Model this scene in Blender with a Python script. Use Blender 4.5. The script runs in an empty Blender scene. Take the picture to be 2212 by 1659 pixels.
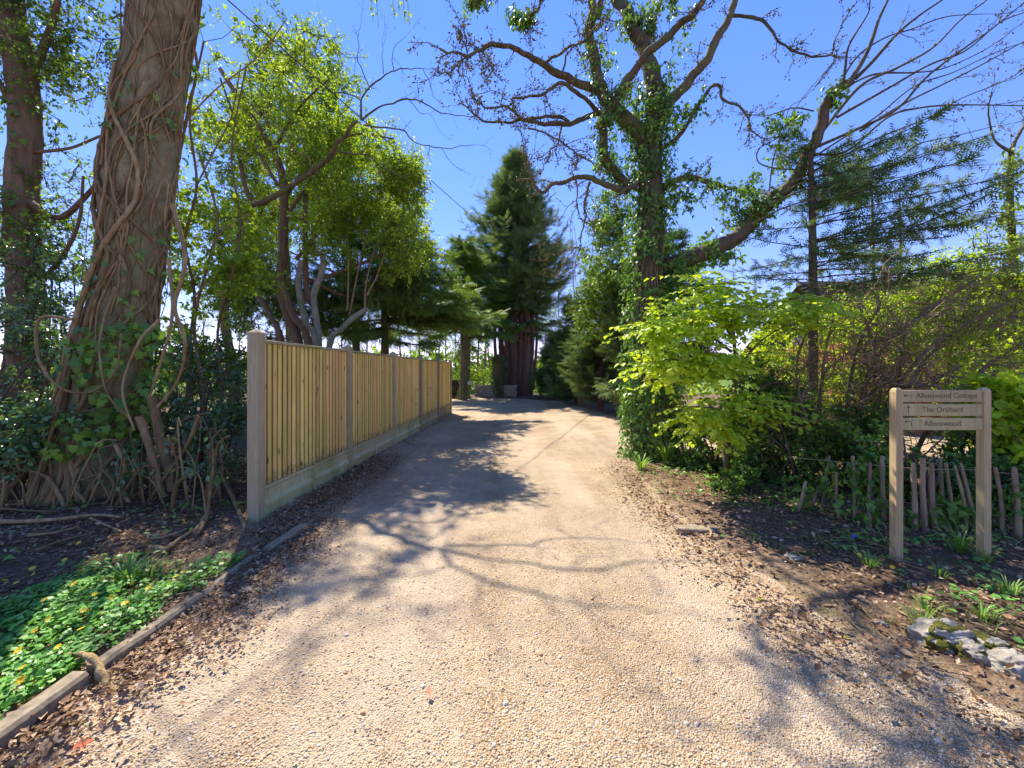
import bpy, math
import numpy as np
from mathutils import Vector

# ------------------------------------------------------------------ camera, sky, sun, exposure
scene = bpy.context.scene
col = scene.collection
R = math.radians
F, CX, VH, EYE = 852.6, 1106.0, 802.0, 1.5           # focal length and horizon measured on a 2212 px wide view

cam = bpy.data.cameras.new('camera'); cam_o = bpy.data.objects.new('camera', cam); col.objects.link(cam_o)
cam.sensor_width = 36.0; cam.lens = F / 2212 * 36.0; cam.shift_y = -0.01243
cam.clip_start = 0.05; cam.clip_end = 2000
cam_o.location = (0, 0, EYE); cam_o.rotation_euler = (R(90), 0, 0)
scene.camera = cam_o

SUN_AZ, SUN_EL = -28.0, 52.0                           # azimuth from +Y, negative = towards -X
sun_dir = Vector((math.sin(R(SUN_AZ)) * math.cos(R(SUN_EL)), math.cos(R(SUN_AZ)) * math.cos(R(SUN_EL)), math.sin(R(SUN_EL))))
world = bpy.data.worlds.new('World'); scene.world = world; world.use_nodes = True
wn = world.node_tree; wn.nodes.clear()
sky = wn.nodes.new('ShaderNodeTexSky'); sky.sky_type = 'NISHITA'; sky.sun_disc = False
sky.sun_elevation = R(SUN_EL); sky.sun_rotation = R(SUN_AZ); sky.altitude = 100
sky.air_density = 1.0; sky.dust_density = 0.0; sky.ozone_density = 3.0
gm = wn.nodes.new('ShaderNodeGamma'); gm.inputs['Gamma'].default_value = 0.66       # evens out the glow round the sun
hs = wn.nodes.new('ShaderNodeHueSaturation'); hs.inputs['Saturation'].default_value = 1.5
tn = wn.nodes.new('ShaderNodeMix'); tn.data_type = 'RGBA'; tn.blend_type = 'MULTIPLY'; tn.inputs[0].default_value = 1.0; tn.inputs[7].default_value = (0.82, 0.65, 0.95, 1)
bg = wn.nodes.new('ShaderNodeBackground'); bg.inputs['Strength'].default_value = 0.108
wo = wn.nodes.new('ShaderNodeOutputWorld')
wn.links.new(sky.outputs[0], gm.inputs[0]); wn.links.new(gm.outputs[0], hs.inputs['Color']); wn.links.new(hs.outputs[0], tn.inputs[6])
wn.links.new(tn.outputs[2], bg.inputs['Color']); wn.links.new(bg.outputs[0], wo.inputs['Surface'])

sl = bpy.data.lights.new('sun', 'SUN'); sl.energy = 2.15; sl.angle = R(0.5); sl.color = (1.0, 0.93, 0.82)
so = bpy.data.objects.new('sun', sl); col.objects.link(so); so.location = (-10, 20, 30)
so.rotation_euler = sun_dir.to_track_quat('Z', 'Y').to_euler()

vs = scene.view_settings
vs.view_transform = 'Standard'; vs.look = 'None'; vs.gamma = 1.0; vs.use_curve_mapping = False
vs.exposure = 2.28
scene.cycles.max_bounces = 8; scene.cycles.transmission_bounces = 6; scene.cycles.diffuse_bounces = 6
scene.cycles.glossy_bounces = 2; scene.cycles.caustics_reflective = False; scene.cycles.caustics_refractive = False
scene.cycles.use_denoising = True

rng = np.random.default_rng(11)

# ------------------------------------------------------------------ helpers
def P(u, v, Y): return np.array([(u - CX) / F * Y, Y, EYE - (v - VH) / F * Y])
def crop(x0, y0, s): return lambda x, y: ((x0 + x / s) * 0.921667, (y0 + y / s) * 0.921667)
def nrm(a): return a / (np.linalg.norm(a, axis=-1, keepdims=True) + 1e-9)
def wpx(w, u, Y): t = math.atan((u - CX) / F); return w * Y * math.cos(t) / F / 2      # radius of a trunk that looks w wide
def noise3(p, f=1.0, s=0.0):
    p = np.asarray(p) * f
    x, y, z = p[..., 0] + s * 1.7, p[..., 1] + s * 2.3, p[..., 2] - s * 1.1
    return (np.sin(x * 1.9 + 1.3 * np.sin(y * 1.3 + s)) + np.sin(y * 2.3 + 1.1 * np.sin(z * 1.7 + 2 * s)) + np.sin(z * 2.1 + 1.2 * np.sin(x * 1.5 + 3 * s))
            + .6 * np.sin(x * 4.7 + z * 3.1) + .6 * np.sin(y * 5.1 - x * 2.9) + .5 * np.sin(z * 4.3 + y * 3.7)) / 3.2

def spline(pts, n):
    p = np.asarray(pts, float)
    if len(p) < 3:
        t = np.linspace(0, 1, n)[:, None]; return p[0] * (1 - t) + p[-1] * t
    q = np.vstack([2 * p[0] - p[1], p, 2 * p[-1] - p[-2]])
    d = np.r_[0, np.cumsum(np.linalg.norm(np.diff(p[:, :3], axis=0), axis=1) + 1e-6)]
    s = np.linspace(0, d[-1], n); i = np.clip(np.searchsorted(d, s, 'right') - 1, 0, len(p) - 2)
    t = ((s - d[i]) / (d[i + 1] - d[i]))[:, None]
    a, b, c, e = q[i], q[i + 1], q[i + 2], q[i + 3]
    return .5 * (2 * b + (c - a) * t + (2 * a - 5 * b + 4 * c - e) * t ** 2 + (3 * b - 3 * c + e - a) * t ** 3)

class MB:
    """collects shapes as numpy arrays and links them as ONE mesh object"""
    def __init__(s): s.V, s.F, s.A, s.n = [], {}, [], 0
    def add(s, V, faces, rnd=0.5):
        V = np.asarray(V, np.float32).reshape(-1, 3)
        for f in faces:
            f = np.asarray(f, np.int64)
            s.F.setdefault(f.shape[1], []).append(f + s.n)
        s.V.append(V); s.A.append(np.broadcast_to(np.asarray(rnd, np.float32), (len(V),)))
        s.n += len(V)
    def mesh(s, name, mat, off=(0, 0, 0), smooth=True):
        me = bpy.data.meshes.new(name)
        V = (np.concatenate(s.V) - np.asarray(off, np.float32)) if s.V else np.zeros((0, 3), np.float32)
        me.vertices.add(len(V)); me.vertices.foreach_set('co', V.astype(np.float32).ravel())
        idx, sz = [], []
        for k, fs in s.F.items():
            f = np.concatenate(fs); idx.append(f.ravel()); sz.append(np.full(len(f), k))
        idx = np.concatenate(idx); sz = np.concatenate(sz)
        me.loops.add(len(idx)); me.loops.foreach_set('vertex_index', idx.astype(np.int32))
        me.polygons.add(len(sz)); me.polygons.foreach_set('loop_start', (np.cumsum(sz) - sz).astype(np.int32))
        me.update(calc_edges=True)
        me.polygons.foreach_set('use_smooth', np.full(len(sz), smooth))
        at = me.attributes.new('rnd', 'FLOAT', 'POINT'); at.data.foreach_set('value', np.concatenate(s.A).astype(np.float32))
        me.materials.append(mat)
        return me
    def obj(s, name, mat, parent=None, smooth=True, kind=None):
        off = root_loc(parent) if parent else (0, 0, 0)
        o = bpy.data.objects.new(name, s.mesh(name, mat, off, smooth)); col.objects.link(o)
        if parent: o.parent = parent
        if kind: o['kind'] = kind
        return o

def root_loc(o):
    p = Vector((0, 0, 0))
    while o: p += o.location; o = o.parent
    return tuple(p)
def thing(name, label, cat, loc=(0, 0, 0), group=None):
    o = bpy.data.objects.new(name, None); col.objects.link(o); o.location = tuple(float(x) for x in loc)
    o.empty_display_size = .1; return tag(o, label, cat, group)
def tag(o, label, cat, group=None, kind=None):
    o['label'] = label; o['category'] = cat
    if group: o['group'] = group
    if kind: o['kind'] = kind
    return o
def copy_tree(o, parent=None):
    c = o.copy(); col.objects.link(c); c.parent = parent
    for ch in o.children: copy_tree(ch, c)
    return c

def box(mb, c, s, rnd=.5, rz=0., bev=.0, taper=0.):
    hx, hy, hz = [x / 2 for x in s]; b = bev
    if b <= 0:
        V = np.array([[x * hx * (1 - taper * (z > 0)), y * hy * (1 - taper * (z > 0)), z * hz] for z in (-1, 1) for x, y in ((-1, -1), (1, -1), (1, 1), (-1, 1))])
        Fq = [[0, 3, 2, 1], [4, 5, 6, 7]] + [[i, (i + 1) % 4, 4 + (i + 1) % 4, 4 + i] for i in range(4)]
    else:
        V = []
        for z, k in ((-hz, 1), (-hz + b, 0), (hz - b, 0), (hz, 1)):
            ax, ay = hx - b * k, hy - b * k; e = b * .8
            V += [(-ax + e, -ay, z), (ax - e, -ay, z), (ax, -ay + e, z), (ax, ay - e, z), (ax - e, ay, z), (-ax + e, ay, z), (-ax, ay - e, z), (-ax, -ay + e, z)]
        V = np.array(V); Fq = []
        for r in range(3):
            for i in range(8): Fq.append([r * 8 + i, r * 8 + (i + 1) % 8, r * 8 + 8 + (i + 1) % 8, r * 8 + 8 + i])
        mb_caps = [[0, 7, 6, 5], [0, 5, 4, 3], [0, 3, 2, 1], [24, 25, 26, 27], [24, 27, 28, 29], [24, 29, 30, 31]]
        Fq += mb_caps
    ca, sa = math.cos(rz), math.sin(rz)
    V = V @ np.array([[ca, sa, 0], [-sa, ca, 0], [0, 0, 1]]) + np.asarray(c)
    mb.add(V, [Fq], rnd)

def tube(mb, pts, rad, sides=8, rnd=.5, rough=0., freq=6., cap=True, seed=0., flute=0.):
    p = np.asarray(pts, float); n = len(p); r = np.broadcast_to(np.asarray(rad, float), (n,))
    T = nrm(np.gradient(p, axis=0)); u = np.array([1., 0, 0]) if abs(T[0][0]) < .8 else np.array([0, 1., 0])
    U = np.zeros((n, 3))
    for i in range(n):
        u = u - T[i] * (u @ T[i]); u = u / (np.linalg.norm(u) + 1e-9); U[i] = u
    W = np.cross(T, U); a = np.arange(sides) * 2 * math.pi / sides
    D = np.cos(a)[None, :, None] * U[:, None] + np.sin(a)[None, :, None] * W[:, None]
    rr = np.repeat(r[:, None], sides, 1)
    if rough or flute:
        q = p[:, None] + D * r[:, None, None]
        rr = rr * (1 + rough * noise3(q, freq, seed) + .5 * rough * noise3(q, freq * 2.7, seed + 3) + flute * np.sin(a * 5 + seed + .8 * np.sin(p[:, 2:3] * 1.1)))
    V = (p[:, None] + D * rr[:, :, None]).reshape(-1, 3)
    i = np.arange(n - 1)[:, None] * sides; j = np.arange(sides)[None]; k = (j + 1) % sides
    Q = np.stack([i + j, i + k, i + sides + k, i + sides + j], -1).reshape(-1, 4)
    mb.add(V, [Q], rnd)
    if cap:
        m = np.arange(sides); 
        mb.add(np.vstack([V[-sides:], p[-1] + T[-1] * r[-1] * .3]), [np.stack([m, (m + 1) % sides, np.full(sides, sides)], -1)], rnd)
        mb.add(np.vstack([V[:sides], p[0]]), [np.stack([(m + 1) % sides, m, np.full(sides, sides)], -1)], rnd)

def sticks(mb, A, B, ra, rb, rnd=.5):
    """many straight three-sided twigs at once"""
    A, B = np.asarray(A, float), np.asarray(B, float); n = len(A)
    if n == 0: return
    d = nrm(B - A); h = np.where(np.abs(d[:, 2:3]) < .9, np.array([[0, 0, 1.]]), np.array([[1., 0, 0]]))
    u = nrm(np.cross(d, h)); w = np.cross(d, u); ra = np.broadcast_to(ra, (n,)); rb = np.broadcast_to(rb, (n,))
    V = np.zeros((n, 6, 3))
    for k in range(3):
        c, s = math.cos(k * 2.0944), math.sin(k * 2.0944); o = u * c + w * s
        V[:, k] = A + o * ra[:, None]; V[:, 3 + k] = B + o * rb[:, None]
    base = np.arange(n)[:, None] * 6
    Q = np.concatenate([base + np.array([[k, (k + 1) % 3, 3 + (k + 1) % 3, 3 + k]]) for k in range(3)])
    mb.add(V.reshape(-1, 3), [Q], np.repeat(np.broadcast_to(rnd, (n,)), 6))

# leaf outlines: x along the leaf, y across, z the leaf's normal
def leaf_t(w=.30, fold=.10, curl=.12):
    v = [(0, 0, 0), (.35, w, fold), (.75, w * .7, fold - curl * .5), (1, 0, -curl), (.75, -w * .7, fold - curl * .5), (.35, -w, fold), (.45, 0, .02)]
    return np.array(v), [np.array([[0, 6, 1], [1, 6, 2], [2, 6, 3], [3, 6, 4], [4, 6, 5], [5, 6, 0]])]
LEAF = leaf_t(); LEAF_WIDE = leaf_t(.42, .08, .15)
IVY_S = (np.array([(0, 0, 0), (.10, .48, -.05), (.42, .24, .07), (1.05, 0, -.1), (.42, -.24, .07), (.10, -.48, -.05)]), [np.array([[0, 2, 1], [0, 3, 2], [0, 4, 3], [0, 5, 4]])])
LEAF_S = (np.array([(0, 0, 0), (.45, .3, .1), (1, 0, -.1), (.45, -.3, .1)]), [np.array([[0, 2, 1], [0, 3, 2]])])
IVY = (np.array([(0, 0, 0), (-.12, .3, 0), (.15, .5, -.08), (.35, .28, .05), (.62, .42, -.06), (.65, .16, .04), (1.05, 0, -.12), (.65, -.16, .04), (.62, -.42, -.06), (.35, -.28, .05), (.15, -.5, -.08), (-.12, -.3, 0), (.35, 0, .06)]),
       [np.array([[i, 12, (i + 1) % 12][::-1] for i in range(12)])])
ROUND = (np.array([(0, 0, 0), (.05, .46, .07), (.7, .42, .06), (.98, 0, .03), (.7, -.42, .06), (.05, -.46, .07)]), [np.array([[0, 2, 1], [0, 3, 2], [0, 4, 3], [0, 5, 4]])])
def frond_t():
    v, f = [], []
    for i in range(5):
        x = .08 + .17 * i; L = .34 * (1 - .55 * x)
        for s in (1, -1):
            b = len(v); v += [(x, 0, 0), (x + .10, 0, 0), (x + .30 * (1 - .3 * x), s * L, -.07)]; f.append((b, b + 1, b + 2) if s < 0 else (b, b + 2, b + 1))
    b = len(v); v += [(0, .025, 0), (0, -.025, 0), (1.05, 0, -.05)]; f.append((b, b + 1, b + 2))
    return np.array(v), [np.array(f)]
FROND = frond_t()
BUD = (np.array([(0, 0, 0), (.4, .22, 0), (1, 0, 0), (.4, -.22, 0), (.4, 0, .22), (.4, 0, -.22)]), [np.array([[0, 1, 4], [1, 2, 4], [2, 3, 4], [3, 0, 4], [1, 0, 5], [2, 1, 5], [3, 2, 5], [0, 3, 5]])])
CURL = (np.array([(0, 0, 0), (.45, .27, .16), (1, 0, .12), (.5, -.27, .08), (.5, 0, -.03)]), [np.array([[i, 4, (i + 1) % 4][::-1] for i in range(4)])])
BLADE = (np.array([(0, .035, 0), (0, -.035, 0), (.5, -.03, .22), (.5, .03, .22), (.85, -.018, .2), (.85, .018, .2), (1.05, 0, .1)]), [np.array([[0, 1, 2], [0, 2, 3], [3, 2, 4], [3, 4, 5], [5, 4, 6]])])

def leaves(mb, C, D, N, S, tm, rnd):
    C = np.asarray(C, float); n = len(C)
    if n == 0: return
    X = nrm(np.asarray(D, float)); N = np.asarray(N, float)
    Z = nrm(N - X * (N * X).sum(1, keepdims=True) + 1e-6); Y = np.cross(Z, X)
    t, fs = tm; S = np.broadcast_to(S, (n,))[:, None, None]
    V = C[:, None] + S * (t[None, :, 0:1] * X[:, None] + t[None, :, 1:2] * Y[:, None] + t[None, :, 2:3] * Z[:, None])
    m = len(t)
    faces = [(np.arange(n)[:, None, None] * m + f[None]).reshape(-1, f.shape[1]) for f in fs]
    mb.add(V.reshape(-1, 3), faces, np.repeat(np.broadcast_to(rnd, (n,)), m))

def runit(n): return nrm(rng.normal(size=(n, 3)))
def E(u, v, Y, ru, rv, ry=None, w=1.0):
    c = P(u, v, Y); t = math.cos(math.atan((u - CX) / F))
    a, b = ru * Y / F, rv * Y / F
    return c, np.array([a, ry if ry else a, b]), w

def crown(lf, tw, ells, anchors, n, per, cr, size, tm=LEAF_S, droop=.25, flat=.7, gap=-.25, gf=1.4, sub=5, shell=.42, tr=.010, out=.7, maxd=1.8, seed=1., dark=0.):
    """leafy twigs: clump points in ellipsoids, each joined to the wood, each with side twigs that carry leaves"""
    anchors = np.asarray(anchors)
    Pn, On = [], []
    for c, r, w in ells:
        k = int(n * w); d = runit(k); rr = rng.random(k)[:, None] ** shell
        p = c + d * r * rr
        keep = noise3(p, gf, seed) > gap
        Pn.append(p[keep]); On.append(nrm(d[keep] / r * r.mean() + np.array([0, 0, .25])))
    p = np.vstack(Pn); o = np.vstack(On); k = len(p)
    p[:, 2] = np.maximum(p[:, 2], .08)
    # wood to each clump: grow outwards from the limbs, clump to clump
    par = np.zeros((k, 3)); dist = np.full(k, 1e9)
    for i in range(0, k, 2000):
        dd_ = ((p[i:i + 2000, None] - anchors[None]) ** 2).sum(-1); j = dd_.argmin(1); par[i:i + 2000] = anchors[j]; dist[i:i + 2000] = np.sqrt(dd_.min(1))
    a = np.zeros((k, 3)); cost = dist.copy()
    for _ in range(k):
        i = int(cost.argmin()); a[i] = par[i]; cost[i] = 1e12
        if tw is None: continue
        dn = np.sqrt(((p - p[i]) ** 2).sum(1)) * 1.05; better = (dn < cost) & (cost < 1e11); cost[better] = dn[better]; par[better] = p[i]
    L = np.linalg.norm(p - a, axis=1)
    ok = (L < maxd) & (L > .04)
    if tw is not None and ok.any():
        A, B = a[ok], p[ok]; l = L[ok]; bow = runit(len(A)) * l[:, None] * .10 + np.array([0, 0, -.06]) * l[:, None]
        prev = A
        for t0, t in ((0, .5), (.5, 1.)):
            q = A + (B - A) * t + bow * 4 * t * (1 - t)
            sticks(tw, prev, q, tr * (.75 + .3 * l) * (1.2 - .6 * t0), tr * (.75 + .3 * l) * (1.2 - .6 * t)); prev = q
    base = np.repeat(p, sub, 0); od = np.repeat(o, sub, 0)
    sd = nrm(od * out + runit(k * sub)); sl_ = cr * (.55 + .8 * rng.random(k * sub))
    if tw is not None: sticks(tw, base, base + sd * sl_[:, None], tr * .35, tr * .15)
    m = max(1, per // sub); b2 = np.repeat(base, m, 0); d2 = np.repeat(sd, m, 0); l2 = np.repeat(sl_, m); N_ = len(b2)
    t = .12 + .9 * rng.random(N_)
    pos = b2 + d2 * (l2 * t)[:, None] + rng.normal(0, cr * .07, (N_, 3))
    dr = nrm(d2 * .5 + runit(N_) * .8 + np.array([0, 0, -droop]))
    nn = nrm(runit(N_) * .65 + np.array([0, 0, flat]))
    clump_r = np.repeat(rng.random(k), sub * m)
    rnd = np.clip(.55 * clump_r + .45 * rng.random(N_) - dark, 0, 1)
    leaves(lf, pos, dr, nn, size * (.6 + .7 * rng.random(N_)), tm, rnd)
    return p

def ramify(lst, p, d, L, r, lvl, bend=.28, up=0., nb=(2, 4), ratio=.62, spread=.9):
    n = max(3, int(L / .09)) if L < 1 else max(5, int(L / .16))
    pts = [p]; dd = nrm(np.asarray(d, float))
    for i in range(n):
        dd = nrm(dd + rng.normal(0, bend * .6, 3) + np.array([0, 0, up])); p = p + dd * L / n; pts.append(p)
    lst.append((np.array(pts), np.linspace(r, r * .4, n + 1), lvl))
    if lvl > 0:
        for k in range(rng.integers(nb[0], nb[1] + 1)):
            i = int(n * (.25 + .7 * rng.random())); t = nrm(pts[i + 1 if i < n else i] - pts[i - 1])
            ramify(lst, pts[i], nrm(t + runit(1)[0] * spread), L * ratio * (.6 + .6 * rng.random()), r * .55, lvl - 1, bend, up, nb, ratio, spread)

# ------------------------------------------------------------------ materials
def new_mat(name):
    m = bpy.data.materials.new(name); m.use_nodes = True; nt = m.node_tree; nt.nodes.clear()
    out = nt.nodes.new('ShaderNodeOutputMaterial'); b = nt.nodes.new('ShaderNodeBsdfPrincipled')
    nt.links.new(b.outputs[0], out.inputs[0]); return m, nt, b, out
def node(nt, t, **kw):
    n = nt.nodes.new(t)
    for k, v in kw.items():
        if k.startswith('i_'): n.inputs[k[2:].replace('_', ' ')].default_value = v
        else: setattr(n, k, v)
    return n
def ramp(nt, stops, interp='LINEAR'):
    r = nt.nodes.new('ShaderNodeValToRGB'); r.color_ramp.interpolation = interp; e = r.color_ramp.elements
    while len(e) < len(stops): e.new(.5)
    for x, (p, c) in zip(e, stops): x.position = p; x.color = (*c, 1)
    return r
def mixc(nt, a, b, fac, mode='MIX'):
    m = nt.nodes.new('ShaderNodeMix'); m.data_type = 'RGBA'; m.blend_type = mode
    for s, i in ((fac, 0), (a, 6), (b, 7)):
        if hasattr(s, 'node'): nt.links.new(s, m.inputs[i])
        elif i == 0: m.inputs[0].default_value = s
        else: m.inputs[i].default_value = (*s, 1)
    return m.outputs[2]
def bump(nt, b, h, strength=.5, dist=.01):
    n = nt.nodes.new('ShaderNodeBump'); n.inputs['Strength'].default_value = strength; n.inputs['Distance'].default_value = dist
    nt.links.new(h, n.inputs['Height']); nt.links.new(n.outputs[0], b.inputs['Normal']); return n

def leaf_mat(name, cols, trans=.45, rough=.45, spec=.4, tint=(1.3, 1.2, .5), gain=2.0):
    cols = [tuple(min(.9, x * gain) for x in c) for c in cols]
    m, nt, b, out = new_mat(name)
    at = node(nt, 'ShaderNodeAttribute', attribute_name='rnd')
    k = len(cols); rp = ramp(nt, [(i / (k - 1), c) for i, c in enumerate(cols)])
    nt.links.new(at.outputs['Fac'], rp.inputs[0]); nt.links.new(rp.outputs[0], b.inputs['Base Color'])
    b.inputs['Roughness'].default_value = rough; b.inputs['Specular IOR Level'].default_value = spec
    tc = mixc(nt, rp.outputs[0], tint, 1.0, 'MULTIPLY')
    tr = nt.nodes.new('ShaderNodeBsdfTranslucent'); nt.links.new(tc, tr.inputs[0])
    mx = nt.nodes.new('ShaderNodeMixShader'); mx.inputs[0].default_value = trans
    nt.links.new(b.outputs[0], mx.inputs[1]); nt.links.new(tr.outputs[0], mx.inputs[2]); nt.links.new(mx.outputs[0], out.inputs[0])
    return m

def bark_mat(name, c1, c2, c3=None, sc=9., stretch=.22, bstr=.7, moss=None, vary=(.9, 1.15)):
    m, nt, b, out = new_mat(name)
    tc = node(nt, 'ShaderNodeTexCoord'); mp = node(nt, 'ShaderNodeMapping'); mp.inputs['Scale'].default_value = (1, 1, stretch)
    nt.links.new(tc.outputs['Object'], mp.inputs[0])
    n1 = node(nt, 'ShaderNodeTexNoise', i_Scale=sc, i_Detail=8., i_Roughness=.65); nt.links.new(mp.outputs[0], n1.inputs['Vector'])
    n2 = node(nt, 'ShaderNodeTexNoise', i_Scale=sc * .22, i_Detail=4.); nt.links.new(tc.outputs['Object'], n2.inputs['Vector'])
    rp = ramp(nt, [(.32, c1), (.68, c2)]); nt.links.new(n1.outputs[0], rp.inputs[0])
    c = rp.outputs[0]
    if c3:
        r2 = ramp(nt, [(.45, (0, 0, 0)), (.62, (1, 1, 1))]); nt.links.new(n2.outputs[0], r2.inputs[0]); c = mixc(nt, c, c3, r2.outputs[0])
    oi = node(nt, 'ShaderNodeObjectInfo'); mr = node(nt, 'ShaderNodeMapRange'); mr.inputs[3].default_value = vary[0]; mr.inputs[4].default_value = vary[1]; nt.links.new(oi.outputs['Random'], mr.inputs[0])
    hv = node(nt, 'ShaderNodeHueSaturation'); nt.links.new(mr.outputs[0], hv.inputs['Value']); nt.links.new(c, hv.inputs['Color']); c = hv.outputs[0]
    if moss:
        n5 = node(nt, 'ShaderNodeTexNoise', i_Scale=4.5, i_Detail=9., i_Roughness=.75); nt.links.new(tc.outputs['Object'], n5.inputs['Vector'])
        r5 = ramp(nt, [(.54, (0, 0, 0)), (.66, (.85, .85, .85))]); nt.links.new(n5.outputs[0], r5.inputs[0]); c = mixc(nt, c, moss, r5.outputs[0])
    nt.links.new(c, b.inputs['Base Color']); b.inputs['Roughness'].default_value = .9; b.inputs['Specular IOR Level'].default_value = .15
    n6 = node(nt, 'ShaderNodeTexNoise', i_Scale=sc * 5, i_Detail=6., i_Roughness=.7); nt.links.new(mp.outputs[0], n6.inputs['Vector'])
    ad = node(nt, 'ShaderNodeMath', operation='MULTIPLY_ADD'); ad.inputs[1].default_value = .35; nt.links.new(n6.outputs[0], ad.inputs[0]); nt.links.new(n1.outputs[0], ad.inputs[2])
    bump(nt, b, ad.outputs[0], bstr, .035); return m

def wood_mat(name, c1, c2, rough=.75, algae=None, knots=True, sc=14., splash=False):
    m, nt, b, out = new_mat(name)
    tc = node(nt, 'ShaderNodeTexCoord'); geo = node(nt, 'ShaderNodeNewGeometry'); oi = node(nt, 'ShaderNodeObjectInfo')
    add = node(nt, 'ShaderNodeVectorMath', operation='ADD'); nt.links.new(geo.outputs['Position'], add.inputs[0])
    cx = node(nt, 'ShaderNodeCombineXYZ'); mu = node(nt, 'ShaderNodeMath', operation='MULTIPLY'); mu.inputs[1].default_value = 37.
    nt.links.new(oi.outputs['Random'], mu.inputs[0]); nt.links.new(mu.outputs[0], cx.inputs[0]); nt.links.new(mu.outputs[0], cx.inputs[2]); nt.links.new(cx.outputs[0], add.inputs[1])
    mp = node(nt, 'ShaderNodeMapping'); mp.inputs['Scale'].default_value = (1, 1, .06); nt.links.new(add.outputs[0], mp.inputs[0])
    n1 = node(nt, 'ShaderNodeTexNoise', i_Scale=sc * 4, i_Detail=6., i_Roughness=.6); nt.links.new(mp.outputs[0], n1.inputs['Vector'])
    rp = ramp(nt, [(.3, c1), (.7, c2)]); nt.links.new(n1.outputs[0], rp.inputs[0]); c = rp.outputs[0]
    hsv = node(nt, 'ShaderNodeHueSaturation')
    for nm, a, bb in (('Value', .74, .50), ('Hue', .48, .04)):
        mr = node(nt, 'ShaderNodeMath', operation='MULTIPLY_ADD'); mr.inputs[1].default_value = bb; mr.inputs[2].default_value = a
        src = oi.outputs['Random']
        if nm == 'Hue':
            fr = node(nt, 'ShaderNodeMath', operation='FRACT'); m7 = node(nt, 'ShaderNodeMath', operation='MULTIPLY'); m7.inputs[1].default_value = 7.31
            nt.links.new(src, m7.inputs[0]); nt.links.new(m7.outputs[0], fr.inputs[0]); src = fr.outputs[0]
        nt.links.new(src, mr.inputs[0]); nt.links.new(mr.outputs[0], hsv.inputs[nm])
    nt.links.new(c, hsv.inputs['Color']); c = hsv.outputs[0]
    if knots:
        mk = node(nt, 'ShaderNodeMapping'); mk.inputs['Scale'].default_value = (9, 9, 3.2); nt.links.new(add.outputs[0], mk.inputs[0])
        vo = node(nt, 'ShaderNodeTexVoronoi', i_Scale=1.0); nt.links.new(mk.outputs[0], vo.inputs['Vector'])
        rk = ramp(nt, [(.07, (1, 1, 1)), (.15, (0, 0, 0))]); nt.links.new(vo.outputs['Distance'], rk.inputs[0])
        c = mixc(nt, c, (.05, .028, .012), rk.outputs[0])
    if algae:
        na = node(nt, 'ShaderNodeTexNoise', i_Scale=2.6, i_Detail=5.); nt.links.new(geo.outputs['Position'], na.inputs['Vector'])
        ra = ramp(nt, [(.48, (0, 0, 0)), (.72, (.75, .75, .75))]); nt.links.new(na.outputs[0], ra.inputs[0]); c = mixc(nt, c, algae, ra.outputs[0])
    if splash:                                             # soil splashed up the lowest part
        sz_ = node(nt, 'ShaderNodeSeparateXYZ'); nt.links.new(geo.outputs['Position'], sz_.inputs[0]); ns = node(nt, 'ShaderNodeTexNoise', i_Scale=11., i_Detail=8., i_Roughness=.75); nt.links.new(geo.outputs['Position'], ns.inputs['Vector'])
        mz = node(nt, 'ShaderNodeMath', operation='MULTIPLY_ADD'); mz.inputs[1].default_value = -.62; nt.links.new(ns.outputs[0], mz.inputs[0]); nt.links.new(sz_.outputs[2], mz.inputs[2])
        rz_ = ramp(nt, [(.0, (.7, .7, .7)), (.14, (0, 0, 0))]); nt.links.new(mz.outputs[0], rz_.inputs[0]); c = mixc(nt, c, (.17, .12, .065), rz_.outputs[0])
    nt.links.new(c, b.inputs['Base Color']); b.inputs['Roughness'].default_value = rough; b.inputs['Specular IOR Level'].default_value = .2
    bump(nt, b, n1.outputs[0], .5, .004); return m

def plain_mat(name, c1, c2, sc=20., rough=.85, bstr=.4, dist=.006):
    m, nt, b, out = new_mat(name)
    geo = node(nt, 'ShaderNodeNewGeometry'); n1 = node(nt, 'ShaderNodeTexNoise', i_Scale=sc, i_Detail=7., i_Roughness=.65)
    nt.links.new(geo.outputs['Position'], n1.inputs['Vector'])
    rp = ramp(nt, [(.3, c1), (.7, c2)]); nt.links.new(n1.outputs[0], rp.inputs[0]); nt.links.new(rp.outputs[0], b.inputs['Base Color'])
    b.inputs['Roughness'].default_value = rough; b.inputs['Specular IOR Level'].default_value = .2; bump(nt, b, n1.outputs[0], bstr, dist); return m

def attr_mat(name, stops, rough=.8, interp='LINEAR', spec=.25, trans=0.):
    m, nt, b, out = new_mat(name); at = node(nt, 'ShaderNodeAttribute', attribute_name='rnd')
    rp = ramp(nt, stops, interp); nt.links.new(at.outputs['Fac'], rp.inputs[0]); nt.links.new(rp.outputs[0], b.inputs['Base Color'])
    b.inputs['Roughness'].default_value = rough; b.inputs['Specular IOR Level'].default_value = spec
    if trans:
        tr = nt.nodes.new('ShaderNodeBsdfTranslucent'); nt.links.new(rp.outputs[0], tr.inputs[0]); mx = nt.nodes.new('ShaderNodeMixShader'); mx.inputs[0].default_value = trans
        nt.links.new(b.outputs[0], mx.inputs[1]); nt.links.new(tr.outputs[0], mx.inputs[2]); nt.links.new(mx.outputs[0], out.inputs[0])
    return m

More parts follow.
